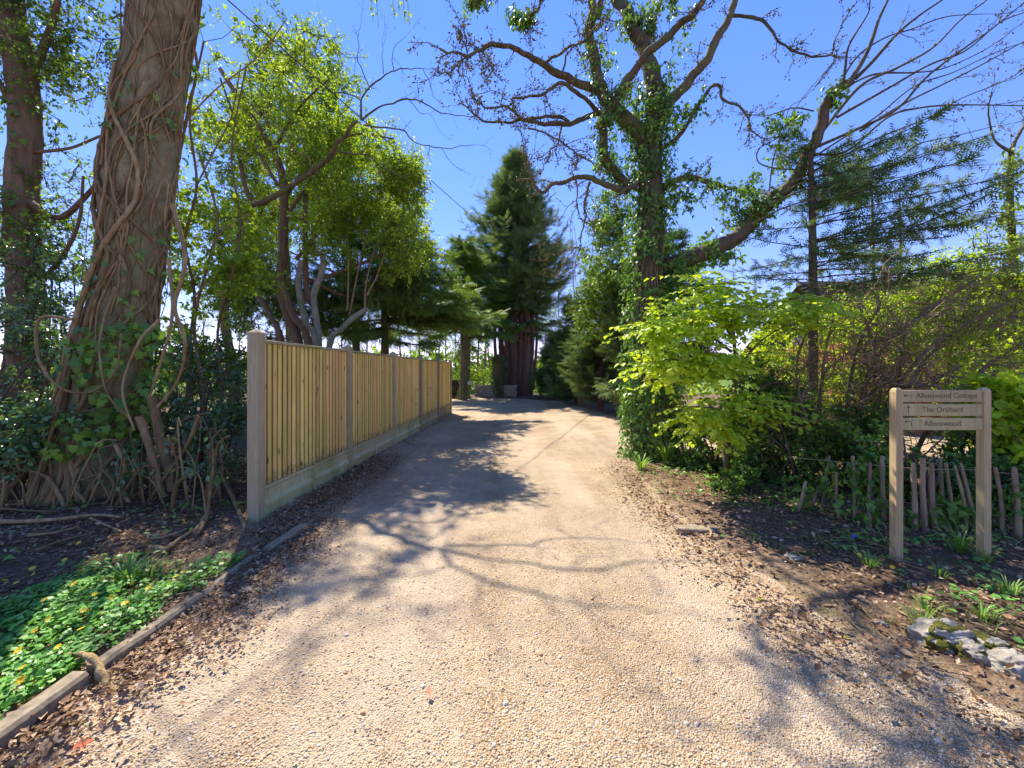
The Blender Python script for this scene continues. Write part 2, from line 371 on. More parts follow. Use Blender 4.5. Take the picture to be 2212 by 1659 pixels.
GRAVEL_STOPS = [(0, (.23, .155, .085)), (.08, (.39, .28, .155)), (.30, (.49, .37, .222)), (.55, (.55, .44, .285)), (.77, (.44, .255, .12)), (.85, (.35, .31, .26)), (.91, (.62, .53, .395)), (.975, (.73, .68, .58))]
def gravel_mat():
    m, nt, b, out = new_mat('gravel_surface')
    geo = node(nt, 'ShaderNodeNewGeometry'); pos = geo.outputs['Position']
    v1 = node(nt, 'ShaderNodeTexVoronoi', i_Scale=125., i_Randomness=1.0); nt.links.new(pos, v1.inputs['Vector'])
    sp = node(nt, 'ShaderNodeSeparateColor'); nt.links.new(v1.outputs['Color'], sp.inputs[0])
    rp = ramp(nt, GRAVEL_STOPS, 'CONSTANT'); nt.links.new(sp.outputs[0], rp.inputs[0])
    v2 = node(nt, 'ShaderNodeTexVoronoi', i_Scale=190.); nt.links.new(pos, v2.inputs['Vector']); sp2 = node(nt, 'ShaderNodeSeparateColor'); nt.links.new(v2.outputs['Color'], sp2.inputs[0]); rp2 = ramp(nt, GRAVEL_STOPS, 'CONSTANT'); nt.links.new(sp2.outputs[1], rp2.inputs[0])
    nf = node(nt, 'ShaderNodeTexNoise', i_Scale=3.2, i_Detail=7., i_Roughness=.7); nt.links.new(pos, nf.inputs['Vector']); rf2 = ramp(nt, [(.44, (0, 0, 0)), (.56, (1, 1, 1))]); nt.links.new(nf.outputs[0], rf2.inputs[0])
    rd = ramp(nt, [(.4, (1, 1, 1)), (.8, (.55, .50, .45))]); nt.links.new(v1.outputs['Distance'], rd.inputs[0])
    c = mixc(nt, mixc(nt, rp.outputs[0], rd.outputs[0], .9, 'MULTIPLY'), rp2.outputs[0], rf2.outputs[0])
    n1 = node(nt, 'ShaderNodeTexNoise', i_Scale=.9, i_Detail=5.); nt.links.new(pos, n1.inputs['Vector'])
    r1 = ramp(nt, [(.3, (.72, .67, .62)), (.7, (1.1, 1.08, 1.04))]); nt.links.new(n1.outputs[0], r1.inputs[0]); c = mixc(nt, c, r1.outputs[0], 1.0, 'MULTIPLY')
    # dusty, finer wheel tracks
    mt = node(nt, 'ShaderNodeMapping'); mt.inputs['Scale'].default_value = (1.3, .16, 1); mt.inputs['Rotation'].default_value = (0, 0, -.06); nt.links.new(pos, mt.inputs[0])
    nd = node(nt, 'ShaderNodeTexNoise', i_Scale=1.0, i_Detail=5., i_Roughness=.6); nt.links.new(mt.outputs[0], nd.inputs['Vector'])
    r3 = ramp(nt, [(.42, (0, 0, 0)), (.62, (.55, .55, .55))]); nt.links.new(nd.outputs[0], r3.inputs[0]); c = mixc(nt, c, (.53, .42, .29), r3.outputs[0])
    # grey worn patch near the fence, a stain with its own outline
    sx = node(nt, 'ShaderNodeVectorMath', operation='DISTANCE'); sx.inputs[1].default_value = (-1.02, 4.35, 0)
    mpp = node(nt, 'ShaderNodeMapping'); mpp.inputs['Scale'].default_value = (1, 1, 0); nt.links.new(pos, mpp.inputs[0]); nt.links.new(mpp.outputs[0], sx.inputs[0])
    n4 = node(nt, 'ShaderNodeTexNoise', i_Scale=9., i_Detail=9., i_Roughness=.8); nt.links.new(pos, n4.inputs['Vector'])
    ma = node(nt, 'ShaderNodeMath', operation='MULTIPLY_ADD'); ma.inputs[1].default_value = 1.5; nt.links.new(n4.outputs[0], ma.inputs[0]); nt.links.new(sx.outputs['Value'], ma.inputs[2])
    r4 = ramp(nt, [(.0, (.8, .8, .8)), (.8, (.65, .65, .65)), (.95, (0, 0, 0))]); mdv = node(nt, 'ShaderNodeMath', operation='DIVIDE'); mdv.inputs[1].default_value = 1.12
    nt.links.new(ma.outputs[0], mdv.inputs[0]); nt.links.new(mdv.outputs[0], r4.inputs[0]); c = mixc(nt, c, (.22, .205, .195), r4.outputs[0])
    nt.links.new(c, b.inputs['Base Color']); b.inputs['Roughness'].default_value = .85; b.inputs['Specular IOR Level'].default_value = .2
    n2 = node(nt, 'ShaderNodeTexNoise', i_Scale=14., i_Detail=4.); nt.links.new(pos, n2.inputs['Vector'])
    inv = node(nt, 'ShaderNodeMath', operation='MULTIPLY_ADD'); inv.inputs[1].default_value = -1.; nt.links.new(v1.outputs['Distance'], inv.inputs[0]); nt.links.new(n2.outputs[0], inv.inputs[2])
    bump(nt, b, inv.outputs[0], .8, .012); return m

def ground_mat():
    m, nt, b, out = new_mat('soil')
    geo = node(nt, 'ShaderNodeNewGeometry'); pos = geo.outputs['Position']; at = node(nt, 'ShaderNodeAttribute', attribute_name='rnd')
    n1 = node(nt, 'ShaderNodeTexNoise', i_Scale=22., i_Detail=9., i_Roughness=.7); nt.links.new(pos, n1.inputs['Vector'])
    soil = ramp(nt, [(.3, (.075, .046, .028)), (.5, (.16, .102, .062)), (.72, (.30, .20, .125))]); nt.links.new(n1.outputs[0], soil.inputs[0])
    n2 = node(nt, 'ShaderNodeTexNoise', i_Scale=1.7, i_Detail=6., i_Roughness=.7); nt.links.new(pos, n2.inputs['Vector'])
    rm = ramp(nt, [(.56, (0, 0, 0)), (.66, (.7, .7, .7))]); nt.links.new(n2.outputs[0], rm.inputs[0])
    c = mixc(nt, soil.outputs[0], (.085, .10, .022), rm.outputs[0])
    v1 = node(nt, 'ShaderNodeTexVoronoi', i_Scale=125.); nt.links.new(pos, v1.inputs['Vector']); sp = node(nt, 'ShaderNodeSeparateColor'); nt.links.new(v1.outputs['Color'], sp.inputs[0])
    rp = ramp(nt, GRAVEL_STOPS, 'CONSTANT'); nt.links.new(sp.outputs[0], rp.inputs[0])
    # rnd = distance from the drive / 4 m (0.5 = edge); gravel thins outwards, meadow far away
    n3 = node(nt, 'ShaderNodeTexNoise', i_Scale=5., i_Detail=8., i_Roughness=.75); nt.links.new(pos, n3.inputs['Vector'])
    ms = node(nt, 'ShaderNodeMath', operation='MULTIPLY_ADD'); ms.inputs[1].default_value = .42; nt.links.new(n3.outputs[0], ms.inputs[0]); nt.links.new(at.outputs['Fac'], ms.inputs[2])
    rg = ramp(nt, [(.70, (1, 1, 1)), (.86, (0, 0, 0))]); nt.links.new(ms.outputs[0], rg.inputs[0])
    c = mixc(nt, c, mixc(nt, rp.outputs[0], (.55, .45, .4), .55, 'MULTIPLY'), rg.outputs[0])
    sxyz = node(nt, 'ShaderNodeSeparateXYZ'); nt.links.new(pos, sxyz.inputs[0])
    rf = node(nt, 'ShaderNodeMapRange'); rf.inputs[1].default_value = 24; rf.inputs[2].default_value = 27; nt.links.new(sxyz.outputs[1], rf.inputs[0])
    gr = ramp(nt, [(.35, (.07, .13, .02)), (.7, (.16, .22, .05))]); nt.links.new(n2.outputs[0], gr.inputs[0]); c = mixc(nt, c, gr.outputs[0], rf.outputs[0])
    nt.links.new(c, b.inputs['Base Color']); b.inputs['Roughness'].default_value = .95; b.inputs['Specular IOR Level'].default_value = .1
    bump(nt, b, n1.outputs[0], .9, .04); return m

M = {}
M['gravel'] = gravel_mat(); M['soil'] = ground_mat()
M['pebble'] = attr_mat('pebbles', GRAVEL_STOPS, .6, 'CONSTANT', .35)
M['litter'] = attr_mat('dry_leaves', [(0, (.08, .042, .022)), (.3, (.20, .11, .055)), (.6, (.33, .195, .10)), (.85, (.48, .31, .175)), (1, (.62, .48, .32))], .75, trans=.2)
M['fence'] = wood_mat('fence_timber', (.78, .49, .125), (.93, .66, .225), algae=(.66, .52, .12), splash=True)
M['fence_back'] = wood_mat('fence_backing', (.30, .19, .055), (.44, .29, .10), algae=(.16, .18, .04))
M['post'] = wood_mat('post_timber', (.35, .30, .145), (.51, .44, .235), algae=(.34, .32, .12), knots=False)
M['board'] = wood_mat('gravel_board_timber', (.36, .295, .15), (.54, .455, .26), algae=(.30, .29, .09), knots=False)
M['sign'] = wood_mat('sign_oak', (.33, .26, .115), (.48, .39, .19), knots=False)
M['letter'] = plain_mat('routed_lettering', (.14, .10, .055), (.20, .15, .085))
M['bark_ivy'] = bark_mat('left_trunk_bark', (.13, .105, .05), (.42, .35, .18), (.26, .235, .11), 9, .55, 1.0, (.20, .22, .09))
M['vine'] = bark_mat('ivy_stem_bark', (.19, .125, .05), (.50, .36, .175), (.34, .22, .095), 22, .3, .8, None, (.55, 1.25))
M['bark_oak'] = bark_mat('oak_bark', (.065, .048, .032), (.20, .15, .10), (.14, .135, .065), 12, .25, .9)
M['bark_brown'] = bark_mat('brown_bark', (.11, .068, .04), (.30, .20, .12), (.20, .14, .08), 14, .15, .8)
M['bark_pale'] = bark_mat('lichen_bark', (.17, .155, .11), (.40, .38, .29), (.22, .23, .13), 12, .5, .7)
M['bark_red'] = bark_mat('cypress_bark', (.11, .055, .045), (.28, .155, .12), (.17, .10, .085), 14, .08, .8)
M['twig'] = bark_mat('twig_bark', (.07, .05, .035), (.17, .125, .085), None, 20, .6, .3)
M['twig_pale'] = bark_mat('pale_twig_bark', (.20, .13, .07), (.40, .28, .16), None, 20, .6, .3)
M['l_spring'] = leaf_mat('spring_leaf', [(.065, .10, .012), (.13, .20, .018), (.24, .32, .03)], .52, .5, .3)
M['l_mid'] = leaf_mat('mid_green_leaf', [(.032, .062, .012), (.07, .13, .018), (.15, .23, .025)], .45, .42, .35)
M['l_beech'] = leaf_mat('beech_leaf', [(.13, .19, .012), (.22, .31, .018), (.33, .40, .035)], .5, .42, .35)
M['l_holly'] = leaf_mat('glossy_dark_leaf', [(.022, .048, .018), (.042, .085, .03), (.08, .14, .045)], .28, .25, .7, gain=2.7)
M['l_ivy'] = leaf_mat('ivy_leaf', [(.026, .058, .014), (.06, .12, .022), (.14, .23, .03)], .38, .4, .35, gain=2.4)
M['l_bank'] = leaf_mat('celandine_leaf', [(.035, .10, .018), (.075, .18, .028), (.14, .28, .045)], .35, .42, .4)
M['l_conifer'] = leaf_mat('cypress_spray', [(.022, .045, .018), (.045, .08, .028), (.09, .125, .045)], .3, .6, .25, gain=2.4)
M['l_yew'] = leaf_mat('yew_spray', [(.02, .045, .012), (.045, .085, .018), (.10, .15, .03)], .32, .55, .25, gain=2.4)
M['l_bud'] = leaf_mat('bud', [(.07, .05, .025), (.13, .11, .04), (.20, .20, .06)], .25, .7, .2)
M['grass'] = leaf_mat('grass_blade', [(.05, .11, .015), (.10, .19, .03), (.20, .28, .06)], .35, .45, .4)
M['yellow'] = leaf_mat('yellow_petal', [(.75, .52, .01), (.85, .62, .02)], .3, .4, .4, (1, 1, 1), 1.0)
M['violet'] = leaf_mat('violet_petal', [(.10, .05, .45), (.16, .08, .6)], .3, .4, .4, (1, 1, 1), 1.0)

# ------------------------------------------------------------------ the ground and the drive
DRIVE = np.array([(-1.98, -6), (-1.98, 3.45), (-2.42, 3.7), (-2.36, 7), (-2.08, 14.2), (-5, 17.5), (-9, 20), (-9, 22.3), (-3, 21.6), (0, 21.2), (2.1, 19.5), (2.9, 14.6), (3.4, 11.6), (5.2, 9.9), (7.0, 9.0), (12.5, 9.0), (12.5, 6.0), (7, 5.9), (5.0, 6.9),
                  (3.2, 7.9), (2.35, 7.7), (1.75, 6.2), (1.55, 4.6), (1.6, 3.4), (1.72, 2.4), (1.95, 1.7), (2.6, .8), (3, -6)])
def drive_sd(x, y):
    """signed distance to the drive's outline, negative inside"""
    x, y = np.asarray(x, float), np.asarray(y, float)
    d = np.full(x.shape, 1e9); inside = np.zeros(x.shape, bool); n = len(DRIVE)
    for i in range(n):
        a, b = DRIVE[i], DRIVE[(i + 1) % n]; e = b - a
        t = np.clip(((x - a[0]) * e[0] + (y - a[1]) * e[1]) / (e @ e), 0, 1)
        d = np.minimum(d, np.hypot(x - a[0] - t * e[0], y - a[1] - t * e[1]))
        cr_ = ((a[1] > y) != (b[1] > y)) & (x < (b[0] - a[0]) * (y - a[1]) / (b[1] - a[1] + 1e-12) + a[0]); inside ^= cr_
    return np.where(inside, -d, d)
def gz(x, y):
    x, y = np.asarray(x, float), np.asarray(y, float); d = drive_sd(x, y)
    q = np.stack([x, y, 0 * x], -1); d = d + .10 * noise3(q, 2.3, 4) * (x > 0) + .03 * noise3(q, 5, 2)
    s = np.clip((d + .12) / .55, 0, 1); s = s * s * (3 - 2 * s)
    h = -.05 + s * (.095 + .03 * noise3(q, 1.1, 1) + .018 * noise3(q, 4.5, 6))
    h = h + np.clip((-x - 2.6) / 4, 0, 1) * .10 + np.clip((x - 2.6) / 4, 0, 1) * .05 * (y < 8)
    left_bed = (x < -2.02) & (y < 3.6) & (y > -6)
    return np.where(left_bed, np.maximum(h, .035 + .02 * noise3(q, 3.3, 5)), h)
def grid_axis(a, b, step, lo, hi):
    c = np.arange(a, b, step); g = [c]; s = step; x = c[-1]; r = []
    while x < hi: s *= 1.25; x += s; r.append(x)
    x = c[0]; s = step; l = []
    while x > lo: s *= 1.25; x -= s; l.append(x)
    return np.concatenate([np.array(l[::-1]), c, np.array(r)])
def grid(mb, xs, ys, zf, rndf=None, keep=None):
    X, Y = np.meshgrid(xs, ys); Z = zf(X, Y); V = np.stack([X, Y, Z], -1).reshape(-1, 3)
    nx = len(xs); i, j = np.meshgrid(np.arange(nx - 1), np.arange(len(ys) - 1)); a = (j * nx + i).ravel()
    Q = np.stack([a, a + 1, a + nx + 1, a + nx], -1)
    if keep is not None:
        k = keep(X, Y).ravel(); Q = Q[k[Q].any(1)]
    mb.add(V, [Q], rndf(X, Y).ravel() if rndf is not None else .5)
mb = MB()
grid(mb, grid_axis(-8, 9, .11, -500, 500), grid_axis(.6, 13, .11, -60, 900), gz, lambda x, y: np.clip(.5 + drive_sd(x, y) / 4, 0, 1))
g = mb.obj('ground', M['soil']); g['kind'] = 'structure'; g['label'] = 'bare brown soil verge on both sides of the drive'
mb = MB()
def dz(x, y):
    q = np.stack([x, y, 0 * x], -1); return .004 + .010 * noise3(q, 1.6, 2) + .004 * noise3(q, 6, 8)
grid(mb, np.arange(-9.5, 12.2, .11), np.concatenate([np.arange(-6, 8.3, .09), np.arange(8.3, 23, .16)]), dz, None, lambda x, y: drive_sd(x, y) < .45)
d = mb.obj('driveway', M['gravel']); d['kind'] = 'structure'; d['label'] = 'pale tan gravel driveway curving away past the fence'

# ------------------------------------------------------------------ panel fence
FA, FB = np.array([-2.545, 3.93]), np.array([-2.20, 14.05])
fd = (FB - FA) / np.linalg.norm(FB - FA); fn = np.array([fd[1], -fd[0]]); frz = math.atan2(fd[1], fd[0]) 
fence = thing('panel_fence', 'tall new timber fence of vertical slats with concrete-grey posts along the drive', 'fence', (FA[0], FA[1], 0))
pitch = np.linalg.norm(FB - FA) / 5
def fpt(s, o, z): q = FA + fd * s + fn * o; return np.array([q[0], q[1], z])
def post_mesh(top):
    mb = MB(); w = .052
    prof = [(-.25, w), (top - .055, w), (top - .045, w + .004), (top - .04, w + .004), (top, .006)]
    V = [(sx * r, sy * r, z) for z, r in prof for sx, sy in ((-1, -1), (1, -1), (1, 1), (-1, 1))]
    mb.add(V, [[[k * 4 + i, k * 4 + (i + 1) % 4, k * 4 + 4 + (i + 1) % 4, k * 4 + 4 + i] for k in range(4) for i in range(4)] + [[16, 17, 18, 19]]])
    return mb.mesh('post', M['post'], smooth=False)
pm = post_mesh(1.90)
for k in range(6):
    o = bpy.data.objects.new('post', pm); col.objects.link(o); o.parent = fence; q = fpt(k * pitch, 0, 0) - np.array([FA[0], FA[1], 0]); o.location = q; o.rotation_euler = (0, 0, frz)
    if k == 0: o.scale = (1.06, 1.06, 1.012); o['label'] = 'thicker weathered end post with a pointed cap'
NS = 22
mb = MB(); box(mb, (0, 0, 0), (.050, .017, 1.455), bev=.004); slat_me = mb.mesh('slat', M['fence'], smooth=False)
for k in range(5):
    s0, s1 = k * pitch + .06, (k + 1) * pitch - .06; L = s1 - s0; mid = (s0 + s1) / 2
    mb = MB(); nb = NS
    for i in range(nb):                                    # boards behind the slats close the gaps
        c = fpt(s0 + L * (i + 1.0) / nb if i < nb - 1 else s1 - .02, -.012, 1.06); box(mb, c, (.062, .012, 1.455), rz=frz)
    for z in (.45, 1.05, 1.62): box(mb, fpt(mid, -.045, z), (L, .04, .06), rz=frz)
    pan = mb.obj('panel', M['fence_back'], fence, smooth=False)
    for i in range(NS):
        o = bpy.data.objects.new('slat', slat_me); col.objects.link(o); o.parent = pan
        o.location = fpt(s0 + L * (i + .5) / NS, .006 + .0015 * rng.normal(), 1.06) - np.array([FA[0], FA[1], 0]); o.rotation_euler = (0, .0025 * rng.normal(), frz + .02 * rng.normal())
    mb = MB(); box(mb, fpt(mid, .0, 1.806), (L, .062, .032), rz=frz, bev=.006); mb.obj('cap_rail', M['board'], pan, smooth=False)
    # gravel board: recessed face, sloping ledge, centre rib
    mb = MB(); prof = [(-.03, .33), (.030, .33), (.030, .30), (.012, .285), (.012, .185), (.036, .15), (.036, .112), (.012, .10), (.012, -.12), (-.03, -.12)]
    V = [fpt(s, o_, z) for s in (s0 - .012, s1 + .012) for o_, z in prof]; n = len(prof)
    mb.add(V, [[[i, (i + 1) % n, n + (i + 1) % n, n + i] for i in range(n)]])
    gb = mb.obj('gravel_board', M['board'], fence, smooth=False)
    mb = MB(); box(mb, fpt(mid, .026, .17), (.045, .042, .32), rz=frz, bev=.004); mb.obj('rib', M['board'], gb, smooth=False)

# ------------------------------------------------------------------ timber edging of the left bed
def edging(x0, y0, x1, y1, label, h=.07, w=.06, lift=0.):
    mb = MB(); n = max(4, int(np.hypot(x1 - x0, y1 - y0) / .08)); t = np.linspace(0, 1, n)
    V = []
    for a in t:
        x, y = x0 + (x1 - x0) * a, y0 + (y1 - y0) * a; e = .006 * noise3(np.array([x * 3, y * 3, 1.]), 2.2, 7); z = h + lift * a + .006 * noise3(np.array([x, y, 0.]), 5, 2)
        for dx, zz in ((-w / 2, -.08), (-w / 2, z - .012), (-w / 2 + .012, z), (w / 2 - .014, z), (w / 2, z - .016), (w / 2 + .004, -.08)): V.append((x + dx + e, y, zz))
    Q = [[i * 6 + j, i * 6 + (j + 1) % 6, i * 6 + 6 + (j + 1) % 6, i * 6 + 6 + j] for i in range(n - 1) for j in range(6)]
    mb.add(V, [Q]); mb.add(V[:6], [[[5, 4, 3, 2, 1, 0]]]); mb.add(V[-6:], [[[0, 1, 2, 3, 4, 5]]])
    return tag(mb.obj('edging_kerb', M['edge'], smooth=False), label, 'edging', 'timber edging of the left bed')
M['edge'] = plain_mat('weathered_edging', (.15, .115, .07), (.36, .285, .185), 26)
edging(-2.06, .9, -2.04, 1.86, 'thick grey edging length in the bottom corner below the root', .085, .09)
edging(-2.04, 1.92, -2.03, 2.55, 'grey edging length beside the celandine leaves, just past the root', .07, .07)
edging(-2.035, 2.56, -2.05, 3.18, 'mossy edging length half buried in leaves past the celandines', .05, .06)
edging(-2.02, 3.22, -1.93, 3.66, 'raised loose edging length with a clean end near the fence post', .06, .075, .03)

# ------------------------------------------------------------------ signpost
SX0, SX1, SY = 2.95, 3.62, 3.03
sign = thing('signpost', 'wooden signpost with two posts and three name boards on the verge', 'sign', ((SX0 + SX1) / 2, SY, 0))
for x, top in ((SX0, 1.372), (SX1, 1.375)):
    mb = MB(); z0 = float(gz(x, SY)) - .1; w = .027
    prof = [(z0, w), (top - .03, w), (top - .012, w - .004), (top, w - .014)]
    V = [(x + sx * r, SY + sy * r, z) for z, r in prof for sx, sy in ((-1, -1), (1, -1), (1, 1), (-1, 1))]
    mb.add(V, [[[k * 4 + i, k * 4 + (i + 1) % 4, k * 4 + 4 + (i + 1) % 4, k * 4 + 4 + i] for k in range(3) for i in range(4)] + [[12, 13, 14, 15]]])
    mb.obj('post', M['sign'], sign, smooth=False)
def text_mesh(body, size):
    cu = bpy.data.curves.new('lettering', 'FONT'); cu.body = body; cu.size = size; cu.align_x = 'CENTER'; cu.align_y = 'CENTER'; cu.extrude = .0008; cu.resolution_u = 3
    o = bpy.data.objects.new('lettering', cu); col.objects.link(o); bpy.context.view_layer.update()
    me = bpy.data.meshes.new_from_object(o.evaluated_get(bpy.context.evaluated_depsgraph_get())); bpy.data.objects.remove(o); bpy.data.curves.remove(cu)
    me.name = 'lettering'; me.materials.clear(); me.materials.append(M['letter']); return me
mid = (SX0 + SX1) / 2
ARROWS = {0: [[(-.032, 0), (.032, 0)], [(-.032, 0), (-.018, .010)], [(-.032, 0), (-.018, -.010)]],
          1: [[(0, -.028), (0, .028)], [(0, .028), (-.012, .012)], [(0, .028), (.012, .012)]],
          2: [[(.022, -.022), (.022, .016)], [(.022, .016), (-.024, .016)], [(-.024, .016), (-.012, .026)], [(-.024, .016), (-.012, .006)]]}
for k, (txt, z) in enumerate((('Allenswood Cottage', 1.310), ('The Orchard', 1.203), ('Allenswood', 1.096))):
    mb = MB(); box(mb, (mid, SY - .005, z), (SX1 - SX0 - .054, .026, .092), bev=.004); bd = mb.obj('name_board', M['sign'], sign, smooth=False)
    bd['label'] = 'name board reading ' + txt
    me = text_mesh(txt, .056 if k == 0 else .059); o = bpy.data.objects.new('lettering', me); col.objects.link(o); o.parent = bd
    o.rotation_euler = (R(90), 0, 0); o.location = (.032 if k == 0 else .0, -.005 - .0136, z + .004)
    mb = MB()
    for a, b in ARROWS[k]:
        a, b = np.array(a), np.array(b); dv = (b - a) / np.linalg.norm(b - a); nv = np.array([-dv[1], dv[0]]) * .0028; c = np.array([SX0 + .075, z + .004])
        q = [c + a - nv, c + b - nv, c + b + nv, c + a + nv]
        V = [(p_[0], SY - .0190, p_[1]) for p_ in q] + [(p_[0], SY - .0175, p_[1]) for p_ in q]
        mb.add(V, [[[0, 1, 2, 3]] + [[i, 4 + i, 4 + (i + 1) % 4, (i + 1) % 4] for i in range(4)]])
    mb.obj('arrow', M['letter'], bd, smooth=False)

# ------------------------------------------------------------------ trees: shared builders
def limb_obj(parent, pts, r0, r1, name='limb', mat='bark_oak', sides=8, rough=.10, n=None, store=None, flute=0., power=1.0, freq=5.):
    p = np.asarray(pts, float); L = np.linalg.norm(np.diff(p, axis=0), axis=1).sum()
    n = n or max(6, int(L / max(.06, r0 * .5))); q = spline(p, min(n, 70)); n_ = len(q)
    if mat == 'bark_oak' and name in ('limb', 'branch'):      # knuckled, crooked wood
        w_ = np.minimum(1, 4 * np.minimum(np.linspace(0, 1, n_), np.linspace(1, 0, n_) + .15))[:, None]; k_ = rng.random() * 9
        q = q + w_ * .045 * np.stack([noise3(q, 3.4, k_), .6 * noise3(q, 3.4, k_ + 2), noise3(q, 3.4, k_ + 4)], -1) + w_ * .018 * np.stack([noise3(q, 9, k_), .6 * noise3(q, 9, k_ + 2), noise3(q, 9, k_ + 4)], -1)
    t = np.linspace(0, 1, len(q)) ** power
    mb = MB(); rad = r0 + (r1 - r0) * t
    tube(mb, q, rad, sides, .5, rough, freq, seed=float(rng.random() * 9), flute=flute)
    o = mb.obj(name, M[mat], parent)
    if store is not None: store.append((q, rad))
    return o
def anchors_of(store): return np.vstack([q for q, r in store])
def twigs_on(store, tw, n, L, r, lvl, up=.0, tips=None, bend=.3, t0=.25, nb=(2, 3), spread=.9, sides=4):
    lst = []
    for q, rad in store:
        ln = np.linalg.norm(np.diff(q, axis=0), axis=1).sum(); k = max(1, int(n * ln))
        for _ in range(k):
            i = int((t0 + (1 - t0) * rng.random()) * (len(q) - 2)); t = nrm(q[i + 1] - q[i]); d = nrm(t * .8 + runit(1)[0] * spread)
            ramify(lst, q[i], d, L * (.5 + .8 * rng.random()), min(r, rad[i] * .7), lvl, bend, up, nb)
        d = nrm(q[-1] - q[-3]); ramify(lst, q[-1], d, L * 1.1, min(r, rad[-1]), lvl, bend, up, nb)
    for p, rd, lv in lst:
        tube(tw, p, rd, sides if lv > 0 else 3, .5, cap=False)
        if tips is not None: tips.append(p)
    return lst
def buds(mb, lst, step, size, tm=BUD, jitter=.02):
    C, D = [], []
    for p, rd, lv in lst:
        L = np.linalg.norm(np.diff(p, axis=0), axis=1).sum(); k = int(L / step) + 1
        t = rng.random(k) * (len(p) - 1.01); i = t.astype(int); q = p[i] + (p[i + 1] - p[i]) * (t - i)[:, None]
        C.append(q + rng.normal(0, jitter, (k, 3))); D.append(nrm(p[i + 1] - p[i]) * .6 + runit(k) * .9)
    C = np.vstack(C); D = np.vstack(D); leaves(mb, C, D, runit(len(C)), size * (.6 + .9 * rng.random(len(C))), tm, rng.random(len(C)))
def trunk_ivy(mb, store, n, size, cover=.0, depth=.10, tm=IVY_S, seed=2., f=2.0, zmax=99, face=True, rlo=0., t0=0., t1=1.):
    C, D, N = [], [], []
    for q, rad in store:
        ln = np.linalg.norm(np.diff(q, axis=0), axis=1).sum(); k = int(n * ln)
        t = (t0 + (t1 - t0) * rng.random(k)) * (len(q) - 1.01); i = t.astype(int); c = q[i] + (q[i + 1] - q[i]) * (t - i)[:, None]; ax = nrm(q[i + 1] - q[i])
        o = runit(k); o = nrm(o - ax * (o * ax).sum(1, keepdims=True)); r = rad[i] + depth * rng.random(k) ** 1.5 + .01
        p = c + o * r[:, None]; ok = (noise3(p, f, seed) > cover) & (p[:, 2] < zmax)
        C.append(p[ok]); N.append(nrm(o + runit(k) * .45)[ok]); D.append(nrm(np.array([0, 0, -1.]) + runit(k) * .7 + o * .25)[ok])
    C, D, N = np.vstack(C), np.vstack(D), np.vstack(N)
    cl = .5 + .5 * noise3(C, 3.1, seed + 5)
    leaves(mb, C, D, N, size * (.55 + .8 * rng.random(len(C))), tm, np.clip(.5 * cl + .5 * rng.random(len(C)) ** 1.4, 0, 1))

# ------------------------------------------------------------------ big leaning tree wrapped in bare ivy stems (left)
TY = 4.6
tp = [(190, 1120, 330), (200, 1040, 260), (208, 950, 216), (228, 850, 192), (258, 700, 178), (280, 560, 165), (296, 400, 178), (318, 250, 165), (340, 120, 158), (358, 0, 160), (378, -150, 150), (400, -330, 130), (430, -560, 100)]
tpts = np.array([np.r_[P(u, v, TY), wpx(w * .92, u, TY)] for u, v, w in tp]); tq = spline(tpts, 90)
lt = thing('ivy_clad_tree', 'huge leaning trunk wrapped in a net of bare brown ivy stems', 'tree', (tq[0, 0], TY, 0))
mb = MB(); tube(mb, tq[:, :3], tq[:, 3], 44, .5, .06, 3.2, flute=.02, seed=2.); mb.obj('trunk', M['bark_ivy'], lt)
def on_trunk(t, th, off):
    f = np.clip(t, 0, .999) * (len(tq) - 1); i = f.astype(int); c = tq[i] + (tq[np.minimum(i + 1, len(tq) - 1)] - tq[i]) * (f - i)[:, None]
    return c[:, :3] + np.stack([np.cos(th), np.sin(th), 0 * th], -1) * (c[:, 3] + off)[:, None]
face = math.atan2(-TY, 5.0)                                 # towards the viewer
vine_store = []
for k in range(74):
    n = 60; ta = .02 if k < 22 else rng.random() * .5; tb = min(.98, ta + .35 + .6 * rng.random()); t = np.linspace(ta, tb, n)
    th0 = face + rng.uniform(-1.7, 1.9); wob = np.cumsum(rng.normal(0, .17, n)); wob = np.convolve(np.pad(wob, 4, 'edge'), np.ones(9) / 9, 'valid')
    r0 = rng.uniform(.010, .036) if k < 13 else (rng.uniform(.006, .014) if k < 40 else rng.uniform(.0025, .006))
    th = th0 + wob * .8 + rng.normal(0, .45) * np.sin(t * rng.uniform(10, 26) + k) + rng.normal(0, .16) * np.sin(t * rng.uniform(35, 60) + k) + rng.normal(0, 1.6) * (t - t.mean()); off = r0 * .5 + .012 * np.abs(np.sin(t * 23 + k)) + (.05 * np.maximum(0, np.sin(t * 13 + k)) if k % 6 == 0 else 0)
    p = on_trunk(t, th, off); rad = r0 * np.linspace(1.15, .55, n); q = spline(p, 110)
    mb = MB(); tube(mb, q, np.interp(np.linspace(0, 1, 110), np.linspace(0, 1, n), rad), 7 if r0 > .012 else 5, .5, .28, 24, seed=k * .7); mb.obj('ivy_stem', M['vine'], lt); vine_store.append((q, np.full(110, r0)))
